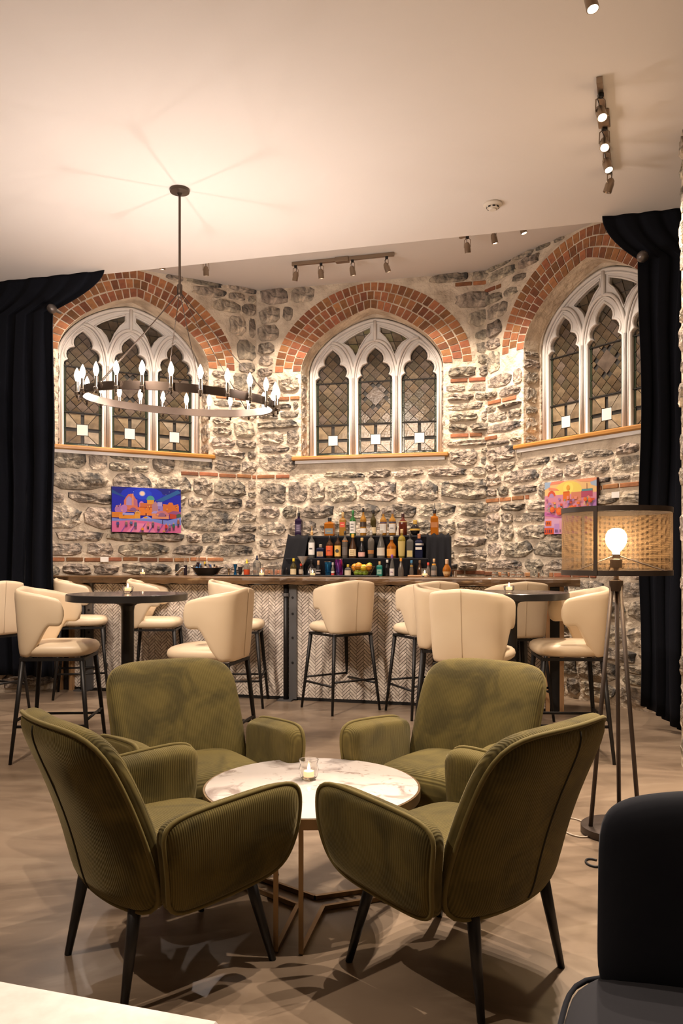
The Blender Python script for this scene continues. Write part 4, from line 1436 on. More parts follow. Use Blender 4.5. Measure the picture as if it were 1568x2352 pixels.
def rim(f, n=3.6, k=72, push=0.0, shr=1.0):
    out = []
    for i in range(k):
        a = 2 * math.pi * i / k
        c, s = math.cos(a), math.sin(a)
        m = (abs(c) ** n + abs(s) ** n) ** (-1 / n)
        out.append(f(c * m * shr, s * m * shr, push))
    return out


def armchair(label, loc, rotz):
    t = thing('armchair', label, 'armchair', loc, rotz, 'olive corduroy armchairs around the marble table')
    MB().pad(back_f, 6.5, 20, 20, 7, (0.33, 0.30)).build('backrest', M['olive'], t, 'all')
    MB().tube(rim(back_f, 6.5, 84, -0.35, 0.992), 0.0075, 6, True).build('back_piping', M['olive_pipe'], t, 'all')
    MB().tube([back_f(0, q / 20, -1.01 * math.sqrt(1 - abs(q / 20) ** 7)) for q in range(-18, 20)], 0.0035, 5).build('back_seam', M['olive_seam'], t, 'all')
    for sg in (1, -1):
        MB().pad(arm_f(sg), 6.5, 22, 18, 14, (0.29, 0.16)).build('armrest', M['olive'], t, 'all')
        MB().tube(rim(arm_f(sg), 6.5, 84, 0.6, 0.988), 0.0075, 6, True).build('arm_piping', M['olive_pipe'], t, 'all')
    def seat_f(p, q, tt):
        return (lerp(-0.24, 0.245, (p + 1) / 2), 0.245 * q, 0.372 + tt * 0.078 + (0.014 * (1 - p * p) * (1 - q * q) if tt > 0 else 0))
    MB().pad(seat_f, 5, 14, 14, 9, (0.25, 0.25)).build('seat', M['olive'], t, 'all')
    def base_f(p, q, tt):
        return (lerp(-0.24, 0.225, (p + 1) / 2), 0.24 * q, 0.315 + tt * 0.04)
    MB().pad(base_f, 4, 8, 8, 9).build('seat_base', M['olive'], t, 'all')
    for sx, sy in ((1, 1), (1, -1), (-1, 1), (-1, -1)):
        a = (0.185 * sx - 0.01, 0.185 * sy, 0.33)
        b = (0.252 * sx, (0.235 if sx > 0 else 0.218) * sy, 0.0)
        MB().tube([a, b], 0.022, 10, taper=0.0115).build('leg', M['black_leg'], t, 'all')
    return t


ch = armchair('olive armchair seen from behind with its back seam facing us, beside the dark chair', (0.368, 2.592, 0), R(135))
dup(ch, (-0.567, 2.640, 0), R(39), 'olive armchair turned side-on near the pale table corner, facing the marble table')
dup(ch, (-0.60, 3.40, 0), R(-58), 'olive armchair facing us below the chandelier, beyond the marble table')
dup(ch, (0.445, 3.40, 0), R(-128), 'olive armchair facing us beyond the marble table on the floor lamp side')

# ------------------------------------------------------------------ marble coffee table
ct = thing('coffee_table', 'round marble coffee table with brass frame', 'coffee table', (-0.11, 3.02, 0))
MB().lathe([(0.0, 0.437), (0.392, 0.437), (0.396, 0.441), (0.396, 0.456), (0.392, 0.4585), (0.0, 0.4585)], 64).build('marble_top', M['marble'], ct, True)
MB().lathe([(0.397, 0.420), (0.404, 0.420), (0.404, 0.455), (0.397, 0.455), (0.397, 0.420)], 64).build('brass_rim', M['brass'], ct, True)
LEG = [-100, 20, 140]


def sq_bar(a, b, w=0.009, name='rod', par=None):
    MB().tube([a, b], w * 1.25, 4).build(name, M['brass'], par)


for i, a in enumerate(LEG):
    for da in (-6.5, 6.5):
        x, y = 0.375 * math.cos(R(a + da)), 0.375 * math.sin(R(a + da))
        sq_bar((x, y, 0.009), (x, y, 0.436), 0.009, 'leg', ct)
    b = LEG[(i + 1) % 3]
    p = (0.375 * math.cos(R(a + 6.5)), 0.375 * math.sin(R(a + 6.5)))
    q = (0.375 * math.cos(R(b - 6.5)), 0.375 * math.sin(R(b - 6.5)))
    mid_a = R(a + 60)
    c = (0.055 * math.cos(mid_a), 0.055 * math.sin(mid_a))
    for z in (0.010, 0.428):
        sq_bar((*p, z), (*c, z), 0.009, 'rail', ct)
        sq_bar((*c, z), (*q, z), 0.009, 'rail', ct)
votive('fluted glass votive burning on the marble table', (-0.125, 3.08, 0.4595), 0, 'fluted', 0.95)


# ------------------------------------------------------------------ cream bar stools
def stool(label, loc, rotz, group):
    t = thing('bar_stool', label, 'bar stool', loc, rotz, group)

    def seat_f(p, q, tt):
        return (0.225 * p + 0.01, 0.225 * q, 0.715 + tt * 0.045 + (0.008 * (1 - p * p) * (1 - q * q) if tt > 0 else 0))
    MB().pad(seat_f, 4.2, 14, 14, 10).build('seat', M['cream'], t, 'all')
    # wrap-around back: rises from the rear of the seat, wings sweep forward above a cut-out
    NT, TMAX = 56, 112.0
    vs, fs = [], []
    sec_n = 16

    def top_z(a):
        return 1.125 - 0.085 * (a / TMAX) ** 1.5

    def low_z(a):
        k = min(1, max(0, (a - 54) / 34))
        k = 0.5 * k + 0.5 * k * k * (3 - 2 * k)
        return lerp(0.672, 0.885 - 0.015 * (a / TMAX), k)
    for i in range(NT + 1):
        th = lerp(-TMAX, TMAX, i / NT)
        a = abs(th)
        tz, lz = top_z(a), low_z(a)
        e = max(0.0, (a - (TMAX - 11)) / 11)          # rounded front of the wing
        sh = math.sqrt(max(0.0, 1 - e * e))
        mz = lerp(lz, tz, 0.52)
        tz, lz = mz + (tz - mz) * (0.22 + 0.78 * sh), mz + (lz - mz) * (0.22 + 0.78 * sh)
        c, s = math.cos(R(th)), math.sin(R(th))
        n = 4.2 if a < 90 else lerp(4.2, 3.4, (a - 90) / 40)
        rad = 0.232 / (abs(c) ** n + abs(s) ** n) ** (1 / n)
        half = 0.024 * (0.35 + 0.65 * sh)
        for k in range(sec_n):
            w = 2 * math.pi * k / sec_n
            cx = math.copysign(abs(math.cos(w)) ** 0.6, math.cos(w))
            cz = math.copysign(abs(math.sin(w)) ** 0.35, math.sin(w))
            z = lerp(lz, tz, (cz + 1) / 2)
            flare = 1 + 0.075 * max(0, (z - 0.70)) / 0.42
            rr = rad * flare - 0.024 + cx * half
            vs.append((-c * rr - 0.035 * max(0, z - 0.75), s * rr, z))
    for i in range(NT):
        for k in range(sec_n):
            l = (k + 1) % sec_n
            fs.append((i * sec_n + k, i * sec_n + l, (i + 1) * sec_n + l, (i + 1) * sec_n + k))
    fs.append(tuple(range(sec_n))[::-1])
    fs.append(tuple(NT * sec_n + k for k in range(sec_n)))
    MB().add(vs, fs).build('backrest', M['cream'], t, 'all')
    seam = []
    for i in range(13):
        z = lerp(0.69, 1.118, i / 12)
        seam.append((-(0.232 * (1 + 0.075 * max(0, (z - 0.70)) / 0.42)) - 0.035 * max(0, z - 0.75) - 0.0005, 0.0, z))
    MB().tube(seam, 0.0022, 5).build('back_seam', M['cream_seam'], t, 'all')
    fr = [(0.195, 0.195), (-0.195, 0.195), (-0.195, -0.195), (0.195, -0.195)]
    mb = MB()
    for i in range(4):
        a, b = fr[i], fr[(i + 1) % 4]
        mb.tube([(a[0], a[1], 0.658), (b[0], b[1], 0.658)], 0.013, 4)
    mb.build('seat_frame', M['black_metal'], t)
    tops = [(0.185, 0.185), (-0.185, 0.185), (-0.185, -0.185), (0.185, -0.185)]
    feet = [(0.245, 0.245), (-0.245, 0.245), (-0.245, -0.245), (0.245, -0.245)]
    for a, b in zip(tops, feet):
        MB().tube([(a[0], a[1], 0.665), (b[0], b[1], 0.0)], 0.018, 8, taper=0.011).build('leg', M['black_metal'], t, 'all')
    k = (0.665 - 0.27) / 0.665
    k2 = (0.665 - 0.235) / 0.665
    for i in range(4):
        kk = k if i % 2 else k2
        a = [lerp(tops[i][j], feet[i][j], kk) for j in (0, 1)]
        b = [lerp(tops[(i + 1) % 4][j], feet[(i + 1) % 4][j], kk) for j in (0, 1)]
        z = 0.27 if i % 2 else 0.235
        MB().tube([(a[0], a[1], z), (b[0], b[1], z)], 0.010, 6).build('stretcher', M['black_metal'], t, 'all')
    return t


GB, GT = 'cream stools at the bar', 'cream stools at the high tables'
st = stool('cream bar stool in the middle of the bar, seen from behind beside the steel post', (-0.01, 7.02, 0), R(124), GB)
dup(st, (0.70, 6.80, 0), R(112), 'cream stool at the bar next to the middle one, partly behind the high-table stools', GB)
dup(st, (1.40, 6.62, 0), R(105), 'cream stool at the bar partly hidden behind the high table by the floor lamp', GB)
dup(st, (-0.93, 7.26, 0), R(0), 'cream stool at the bar between steel post and high table, its inside facing us', GB)
dup(st, (-1.72, 7.50, 0), R(3), 'cream stool at the bar straight behind the post of the high table below the chandelier', GB)
dup(st, (-2.48, 7.72, 0), R(14), 'cream stool at the end of the bar nearest the blue painting', GB)
dup(st, (-3.0, 6.80, 0), R(150), 'cream stool cut off by the photo edge in front of the curtain', GT)
dup(st, (-1.87, 5.36, 0), R(4), 'cream stool facing the high table below the chandelier, whole seat and wing in view', GT)
dup(st, (-0.84, 5.13, 0), R(168), 'cream stool with its back seam to us between the high table and an olive armchair', GT)
dup(st, (0.78, 5.80, 0), R(-8), 'cream stool with its wing open towards the high table, wedged behind another stool', GT)
dup(st, (0.83, 5.02, 0), R(62), 'large cream stool seen from behind directly above the ribbed armchair back', GT)
dup(st, (1.50, 5.36, 0), R(176), 'cream stool facing the high table from the floor lamp side', GT)


def high_table(label, loc):
    t = thing('high_table', label, 'table', loc, 0, 'round black high tables')
    MB().lathe([(0.0, 1.0345), (0.372, 1.0345), (0.38, 1.040), (0.38, 1.076), (0.376, 1.08), (0.0, 1.08)], 56).build('table_top', [M['table_top']], t, True)
    MB().lathe([(0.3815, 1.037), (0.3815, 1.077)], 56).build('edge_band', M['table_black'], t, True)
    MB().lathe([(0.16, 1.034), (0.15, 1.026), (0.06, 1.012), (0.045, 1.0), (0.04, 0.97)], 24).build('support_plate', M['black_metal'], t, True)
    MB().lathe([(0.040, 0.03), (0.040, 0.99)], 24).build('column', M['black_metal'], t, True)
    MB().lathe([(0.0, 0.0), (0.26, 0.0), (0.26, 0.008), (0.24, 0.016), (0.06, 0.03), (0.0, 0.03)], 40).build('foot_disc', M['black_metal'], t, True)
    return t


ht = high_table('round black high table below the chandelier', (-1.38, 5.20, 0))
dup(ht, (1.15, 5.46, 0), 0, 'round black high table on the floor lamp side')
votive('low glass tealight on the high table below the chandelier', (-1.40, 5.28, 1.081), 0, 'low')
votive('low glass tealight on the high table by the floor lamp', (1.135, 5.46, 1.081), 0, 'low')

# ------------------------------------------------------------------ dark chair and pale table at the near edge
def lounge(label, loc, rotz):
    t = thing('lounge_chair', label, 'chair', loc, rotz)

    def bf(p, q, tt):
        h = (q + 1) / 2
        x = -0.20 - 0.07 * h + 0.03 * abs(p) ** 2
        return (x + 0.052 * tt, 0.30 * p, 0.36 + 0.435 * h - 0.02 * (abs(p) ** 4) + 0.012 * math.sin(p * 3.0 + 1.2) * h + 0.012 * tt)
    MB().pad(bf, 7, 20, 18, 7).build('backrest', M['navy'], t, 'all')

    def sf(p, q, tt):
        return (lerp(-0.24, 0.33, (p + 1) / 2), 0.355 * q, 0.345 + tt * 0.068 + (0.012 * (1 - p * p) * (1 - q * q) if tt > 0 else 0))
    MB().pad(sf, 5, 16, 16, 8).build('seat', M['navy_seat'], t, 'all')
    MB().tube([sf(*(Vector((c * (abs(c) ** 5 + abs(s) ** 5) ** -0.2, s * (abs(c) ** 5 + abs(s) ** 5) ** -0.2)).to_tuple()), 0.45) for c, s in
               [(math.cos(2 * math.pi * i / 60), math.sin(2 * math.pi * i / 60)) for i in range(60)]], 0.006, 6, True).build('seat_piping', M['navy'], t, 'all')
    for sx, sy in ((1, 1), (1, -1), (-1, 1), (-1, -1)):
        MB().tube([(0.05 + 0.20 * sx, 0.21 * sy, 0.34), (0.04 + 0.25 * sx, 0.25 * sy, 0.0)], 0.02, 8, taper=0.012).build('leg', M['black_leg'], t, 'all')
    return t


lounge('dark navy upholstered chair cropped at the near corner of the photo', (0.765, 1.47, 0), R(-112))
pt = thing('pale_table', 'pale stone-topped table cropped at the near corner below the armchair', 'table', (-0.148, 0.975, 0), R(-17))
MB().cbox(-1.1, 0.0, -0.70, 0.0, 0.715, 0.742, 0.003).build('table_top', M['table_white'], pt)
for x, y in ((-0.06, -0.64), (-1.04, -0.06), (-1.04, -0.64), (-0.06, -0.06)):
    MB().box(x - 0.02, x + 0.02, y - 0.02, y + 0.02, 0, 0.715).build('leg', M['black_metal'], pt)

# ------------------------------------------------------------------ floor lamp
LP = (1.302, 3.82)
fl = thing('floor_lamp', 'tripod floor lamp with drum shade of wire gauze and lit globe bulb', 'lamp', (*LP, 0))
MB().lathe([(0.0, 0.0), (0.158, 0.0), (0.162, 0.006), (0.162, 0.036), (0.154, 0.042), (0.0, 0.042)], 40).build('base', M['mesh_dark'], fl, True)
for a in (188, 305, 65):
    x, y = math.cos(R(a)), math.sin(R(a))
    MB().tube([(0.128 * x, 0.128 * y, 0.040), (0.020 * x, 0.020 * y, 1.19)], 0.0105, 8).build('leg', M['mesh_dark'], fl, 'all')
MB().lathe([(0.030, 1.15), (0.032, 1.155), (0.032, 1.20), (0.016, 1.205), (0.012, 1.21), (0.012, 1.28)], 16).build('collar', M['mesh_dark'], fl, True)
MB().lathe([(0.026, 1.26), (0.028, 1.262), (0.028, 1.30), (0.020, 1.305), (0.020, 1.325)], 16).build('socket', M['mesh_dark'], fl, True)
MB().lathe([(0.016, 1.325), (0.018, 1.338), (0.036, 1.358), (0.046, 1.378), (0.049, 1.398), (0.046, 1.419), (0.034, 1.438), (0.018, 1.447), (0, 1.449)], 20).build('bulb', M['lamp_bulb'], fl, 'all')
RS, Z0, Z1 = 0.249, 1.228, 1.540
n = 64
vs, fs, uv = [], [], []
for i in range(n + 1):
    a = 2 * math.pi * i / n
    for z in (Z0, Z1):
        vs.append((RS * math.cos(a), RS * math.sin(a), z))
        uv.append((RS * a, z))
fs = [(2 * i, 2 * i + 2, 2 * i + 3, 2 * i + 1) for i in range(n)]
MB().add(vs, fs, uv).build('shade', M['gauze'], fl, 'all')
for z, h in ((Z1 - 0.022, 0.024), (Z0 - 0.002, 0.024)):
    MB().lathe([(RS + 0.003, z), (RS + 0.003, z + h), (RS - 0.004, z + h), (RS - 0.004, z), (RS + 0.003, z)], 64).build('shade_band', M['mesh_dark'], fl, True)
for a in (230.6, 350.6, 110.6):
    x, y = math.cos(R(a)), math.sin(R(a))
    MB().box(-0.008, 0.008, -0.004, 0.004, Z0, Z1, Matrix.Rotation(R(a + 90), 4, 'Z') @ Matrix.Translation((0, -RS - 0.003, 0)) ).build('shade_rib', M['mesh_dark'], fl)
for a in (200, 320, 80):
    x, y = math.cos(R(a)), math.sin(R(a))
    MB().tube([(0.02 * x, 0.02 * y, 1.315), (RS * x, RS * y, Z0 + 0.012)], 0.003, 6).build('shade_spoke', M['mesh_dark'], fl)
pts = [(1.13 + 0.075 * math.cos(R(a)) * 1.0, 3.90 + 0.14 * math.sin(R(a)), 0.0045 + (0.004 if 100 < a < 140 else 0)) for a in range(-20, 341, 12)]
tag(MB().tube(pts + [(1.26, 3.86, 0.0045), (1.32, 4.0, 0.0045), (1.7, 4.2, 0.0045)], 0.0035, 6).build('power_cord', M['cord_white'], None, 'all'), 'pale power cord looped on the floor beside the lamp', 'cord')
tag(MB().tube([(1.075 + 0.03 * math.cos(R(a)), 3.44 + 0.045 * math.sin(R(a)), 0.005) for a in range(40, 330, 15)] + [(1.16, 3.40, 0.005), (1.3, 3.45, 0.005)], 0.0045, 6).build('cable_loop', M['rubber'], None, 'all'), 'short black cable loop on the floor by the dark chair', 'cord')

# ------------------------------------------------------------------ chandelier
CX, CY = -1.18, 5.876
RR = 0.683


def tz(x, y):
    return 0.057 * y - 0.051 * x


def chandelier(label, loc, cat='chandelier'):
    t = thing('wagon_wheel_chandelier', label, cat, loc)
    zr = 2.485 - ZC
    MB().lathe([(0.0, 0.0), (0.072, 0.0), (0.074, -0.006), (0.070, -0.022), (0.02, -0.030), (0.012, -0.045), (0.0, -0.045)], 28).build('canopy', M['bronze'], t, True)
    MB().lathe([(0.009, -0.04), (0.009, -0.70)], 12).build('rod', M['bronze'], t, True)
    MB().lathe([(0.012, -0.69), (0.020, -0.70), (0.020, -0.76), (0.012, -0.78), (0.0, -0.79)], 12).build('hub', M['bronze'], t, True)
    prof = [(RR - 0.010, -0.055), (RR + 0.010, -0.055), (RR + 0.010, 0.0), (RR - 0.010, 0.0), (RR - 0.010, -0.055)]
    m = MB().lathe(prof, 72)
    m.v = [(x, y, z + zr + tz(x, y)) for x, y, z in m.v]
    m.build('ring', M['bronze'], t, True)
    for k in range(6):
        a = R(-68 + 60 * k)
        x, y = RR * math.cos(a), RR * math.sin(a)
        z1 = zr + tz(x, y)
        z0 = -0.76
        mx, my, mz = x * 0.42, y * 0.42, lerp(z0, z1, 0.42)
        c = MB().tube([(0.012 * math.cos(a), 0.012 * math.sin(a), z0), (mx, my, mz), (x, y, z1)], 0.0032, 6).build('cable', M['bronze'], t, 'all')
        MB().lathe([(0, -0.008), (0.008, 0), (0, 0.008)], 8, (mx, my, mz)).build('link', M['bronze'], c, 'all')
    sleeve = MB().lathe([(0.016, -0.070), (0.012, -0.062), (0.010, -0.055), (0.0, -0.055)], 12)
    cup = MB().lathe([(0.006, -0.062), (0.017, -0.056), (0.018, -0.040), (0.012, -0.034), (0.012, 0.035), (0.0, 0.035)], 12)
    finial = MB().lathe([(0.0, -0.082), (0.007, -0.076), (0.009, -0.068), (0.005, -0.062), (0.006, -0.055)], 10)
    bulb = MB().lathe([(0.009, 0.035), (0.011, 0.045), (0.019, 0.068), (0.0195, 0.080), (0.014, 0.103), (0.006, 0.122), (0.0, 0.132)], 14)
    ms = cup.mesh('candle_sleeve', M['chrome'], True)
    mf = finial.mesh('finial', M['bronze'], True)
    mbr = bulb.mesh('bulb', M['bulb_glow'], 'all')
    mfl = MB().lathe([(0.0, 0.072), (0.006, 0.074), (0.006, 0.086), (0.0, 0.088)], 8).mesh('filament', M['filament'], 'all')
    mbd = bulb.mesh('bulb', M['bulb_dim'], 'all')
    for k in range(24):
        a = R(-98 + 15 * k)
        x, y = (RR + 0.030) * math.cos(a), (RR + 0.030) * math.sin(a)
        s = link('candle_sleeve', ms, t, (x, y, zr + tz(x, y)))
        link('finial', mf, s, (0, 0, 0))
        link('bulb', mbr if k % 4 == 0 else mbd, s, (0, 0, 0))
        if k % 4 == 0:
            link('filament', mfl, s, (0, 0, 0))
    return t


chd = chandelier('large bronze ring chandelier with candle bulbs hanging from a rod', (CX, CY, ZC))


# ------------------------------------------------------------------ track lights
def head(t, pos, aim, lit=0.0, size=72, yaw=0.0):
    """swivel spot: pos is the stem end under the rail, aim a world point"""
    p = Vector(pos)
    d = (Vector(aim) - (p - Vector((0, 0, 0.10)))).normalized()
    q = p - Vector((0, 0, 0.105))                # pivot
    h = link('spot_head', None, t)
    MB().box(-0.014, 0.014, -0.014, 0.014, -0.022, 0.0).build('mount', M['black_metal'], h).location = p
    fx = Vector((d.y, -d.x, 0))
    fx = fx.normalized() if fx.length > 1e-4 else Vector((1, 0, 0))
    for sg in (-1, 1):
        a = p + fx * 0.008 * sg - Vector((0, 0, 0.022))
        MB().tube([a, p + fx * 0.028 * sg - Vector((0, 0, 0.035)), q + fx * 0.031 * sg], 0.0035, 5).build('bracket', M['nickel'], h, 'all')
    rot = d.to_track_quat('Z', 'Y').to_matrix().to_4x4()
    b = MB().lathe([(0.0, -0.045), (0.012, -0.044), (0.024, -0.030), (0.027, -0.012), (0.0285, -0.010), (0.029, 0.050), (0.025, 0.050), (0.022, 0.036), (0.0, 0.036)], 20).build('can', M['nickel'], h, True)
    b.matrix_local = Matrix.Translation(q) @ rot
    l = MB().lathe([(0.0, 0.040), (0.0215, 0.040), (0.0215, 0.044), (0.0, 0.046)], 16).build('lens', M['spot_lens'] if lit > 0 else M['chrome'], h, True)
    l.matrix_local = Matrix.Translation(q) @ rot
    MB().tube([p - Vector((0, 0, 0.02)), p - Vector((0, 0, 0.05)) - d * 0.03 + fx * 0.012, q - d * 0.05 + Vector((0, 0, 0.02)), q - d * 0.044], 0.003, 5).build('flex', M['rubber'], h, 'all')
    if lit > 0:
        ld = bpy.data.lights.new('spot_beam', 'SPOT')
        ld.energy = lit
        ld.color = WARM
        ld.spot_size = R(size)
        ld.spot_blend = 0.85
        ld.shadow_soft_size = 0.02
        lo = bpy.data.objects.new('spot_beam', ld)
        COL.objects.link(lo)
        lo.parent = t
        lo.matrix_local = Matrix.Translation(q + d * 0.056) @ d.to_track_quat('-Z', 'Y').to_matrix().to_4x4()
    return h


def track(label, a, b, z, heads, box=0.5, zc=ZC):
    t = thing('track_light', label, 'track light', (0, 0, 0))
    a, b = Vector((*a, z)), Vector((*b, z))
    d = (b - a).normalized()
    ang = math.atan2(d.y, d.x)
    L_ = (b - a).length
    Mx = Matrix.Translation(a) @ Matrix.Rotation(ang, 4, 'Z')
    MB().box(0, L_, -0.016, 0.016, -0.001, zc - z - 0.001, None).build('rail', M['nickel'], t).matrix_local = Mx
    MB().cbox(L_ * box - 0.07, L_ * box + 0.07, -0.035, 0.035, -0.014, zc - z - 0.0005, 0.004).build('feed_box', M['nickel'], t).matrix_local = Mx
    for f, aim, lit, size in heads:
        head(t, a + d * (L_ * f) - Vector((0, 0, 0.001)), aim, lit, size)
    return t


E_ = L_SPOT_APSE
ZR = ZA - 0.035
track('bronze track light with four heads under the alcove ceiling', (-0.51, 8.33), (0.525, 8.05), ZR,
      [(0.035, (-0.9, 9.1, 1.9), E_, 95), (0.29, (0.0, 8.95, 1.3), E_, 95), (0.60, (0.7, 8.8, 1.3), E_, 95), (0.93, (1.45, 8.6, 1.7), E_, 95)], zc=ZA)
track('track light half hidden above the ring chandelier', (-2.35, 7.75), (-1.30, 8.20), ZR,
      [(0.93, (-1.4, 8.9, 1.6), E_, 95), (0.55, (-2.2, 8.45, 1.4), E_, 95), (0.2, (-2.9, 8.0, 1.3), E_, 95)], 0.4, ZA)
track('track light half hidden beside the curtain near the floor lamp', (1.12, 7.62), (1.72, 7.00), ZR,
      [(0.10, (1.6, 8.4, 1.6), E_, 95), (0.45, (2.05, 7.7, 1.3), E_, 95), (0.8, (2.5, 7.0, 1.4), E_, 95)], 0.65, ZA)
F_ = L_SPOT_ROOM
track('track light with four heads on the main ceiling', (1.44, 4.50), (1.86, 5.58), ZC - 0.035,
      [(0.10, (1.7, 2.6, 0.0), F_, 100), (0.42, (0.9, 2.4, 0.0), F_, 100), (0.66, (2.3, 3.9, 0.0), F_, 100), (0.93, (1.0, 6.4, 0.8), 0, 80)], 0.36)
track('track light with two added unseen heads and one head showing at the top of the photo', (0.62, 1.95), (1.15, 3.72), ZC - 0.035,
      [(0.98, (1.7, 2.9, 0.0), F_, 90), (0.62, (-0.6, 1.8, 0.0), F_, 100), (0.3, (-0.2, 0.8, 0.0), F_, 100)], 0.5)  # heads after the first are added out of view to brighten the foreground
track('added unseen track light on the main ceiling above the pale table', (-2.35, 1.65), (-1.85, 3.35), ZC - 0.035,
      [(0.95, (-1.5, 5.6, 0.5), F_, 80), (0.6, (-0.2, 7.2, 0.6), F_, 70), (0.25, (1.0, 5.6, 0.6), F_, 70), (0.06, (0.25, 2.4, 0.3), F_, 80)], 0.5)  # whole fixture added out of view to brighten stools, bar front and armchairs
sd = thing('smoke_detector', 'cream smoke detector on the main ceiling', 'smoke detector', (1.147, 6.11, ZC))
MB().lathe([(0.0, -0.001), (0.070, -0.001), (0.072, -0.012), (0.062, -0.022), (0.050, -0.024)], 28).build('base', M['detector'], sd, True)
MB().lathe([(0.048, -0.022), (0.044, -0.036), (0.030, -0.040), (0.026, -0.050), (0.0, -0.052)], 24).build('chamber', M['detector'], sd, True)
for k in range(8):
    a = R(45 * k)
    MB().box(-0.010, 0.010, -0.002, 0.002, -0.038, -0.027, Matrix.Rotation(a, 4, 'Z') @ Matrix.Translation((0, -0.045, 0))).build('slot', M['rubber'], sd)


# ------------------------------------------------------------------ paintings and their cards
def wall_pt(origin, ang, s, out=0.0):
    return (origin[0] + math.cos(ang) * s + math.sin(ang) * out, origin[1] + math.sin(ang) * s - math.cos(ang) * out)


def painting(label, origin, ang, s0, s1, z0, z1, polys, edge):
    w, h = s1 - s0, z1 - z0
    x, y = wall_pt(origin, ang, s0, 0.06)
    t = thing('canvas_painting', label, 'painting', (x, y, z0), ang)
    MB().box(0, w, 0.0, 0.035, 0, h).build('canvas', cm(edge, 0.6), t)
    mats, idx = [], {}
    mb = MB()
    for k, (c, pl) in enumerate(polys):
        if c not in idx:
            idx[c] = len(mats)
            mats.append(cm(tuple(((v / 255) / 12.92 if v / 255 <= 0.04045 else ((v / 255 + 0.055) / 1.055) ** 2.4) * 0.62 for v in c), 0.85))
        pl = [(max(0.0, min(1.0, u)) * w, max(0.0, min(1.0, v)) * h) for u, v in pl]
        if abs(area(pl)) < 1e-7: continue
        if area(pl) < 0: pl = pl[::-1]
        mb.plate(pl, (), -0.0006 - 0.00012 * k, 0.0, False, idx[c])
    mb.build('painted_scene', mats, t)
    return t


def rc(u0, v0, u1, v1):
    return [(u0, v0), (u1, v0), (u1, v1), (u0, v1)]


def el(u, v, a, b, a0=0, a1=360, n=16):
    return [(u + a * math.cos(R(lerp(a0, a1, i / n))), v + b * math.sin(R(lerp(a0, a1, i / n)))) for i in range(n + (a1 - a0 < 360))]


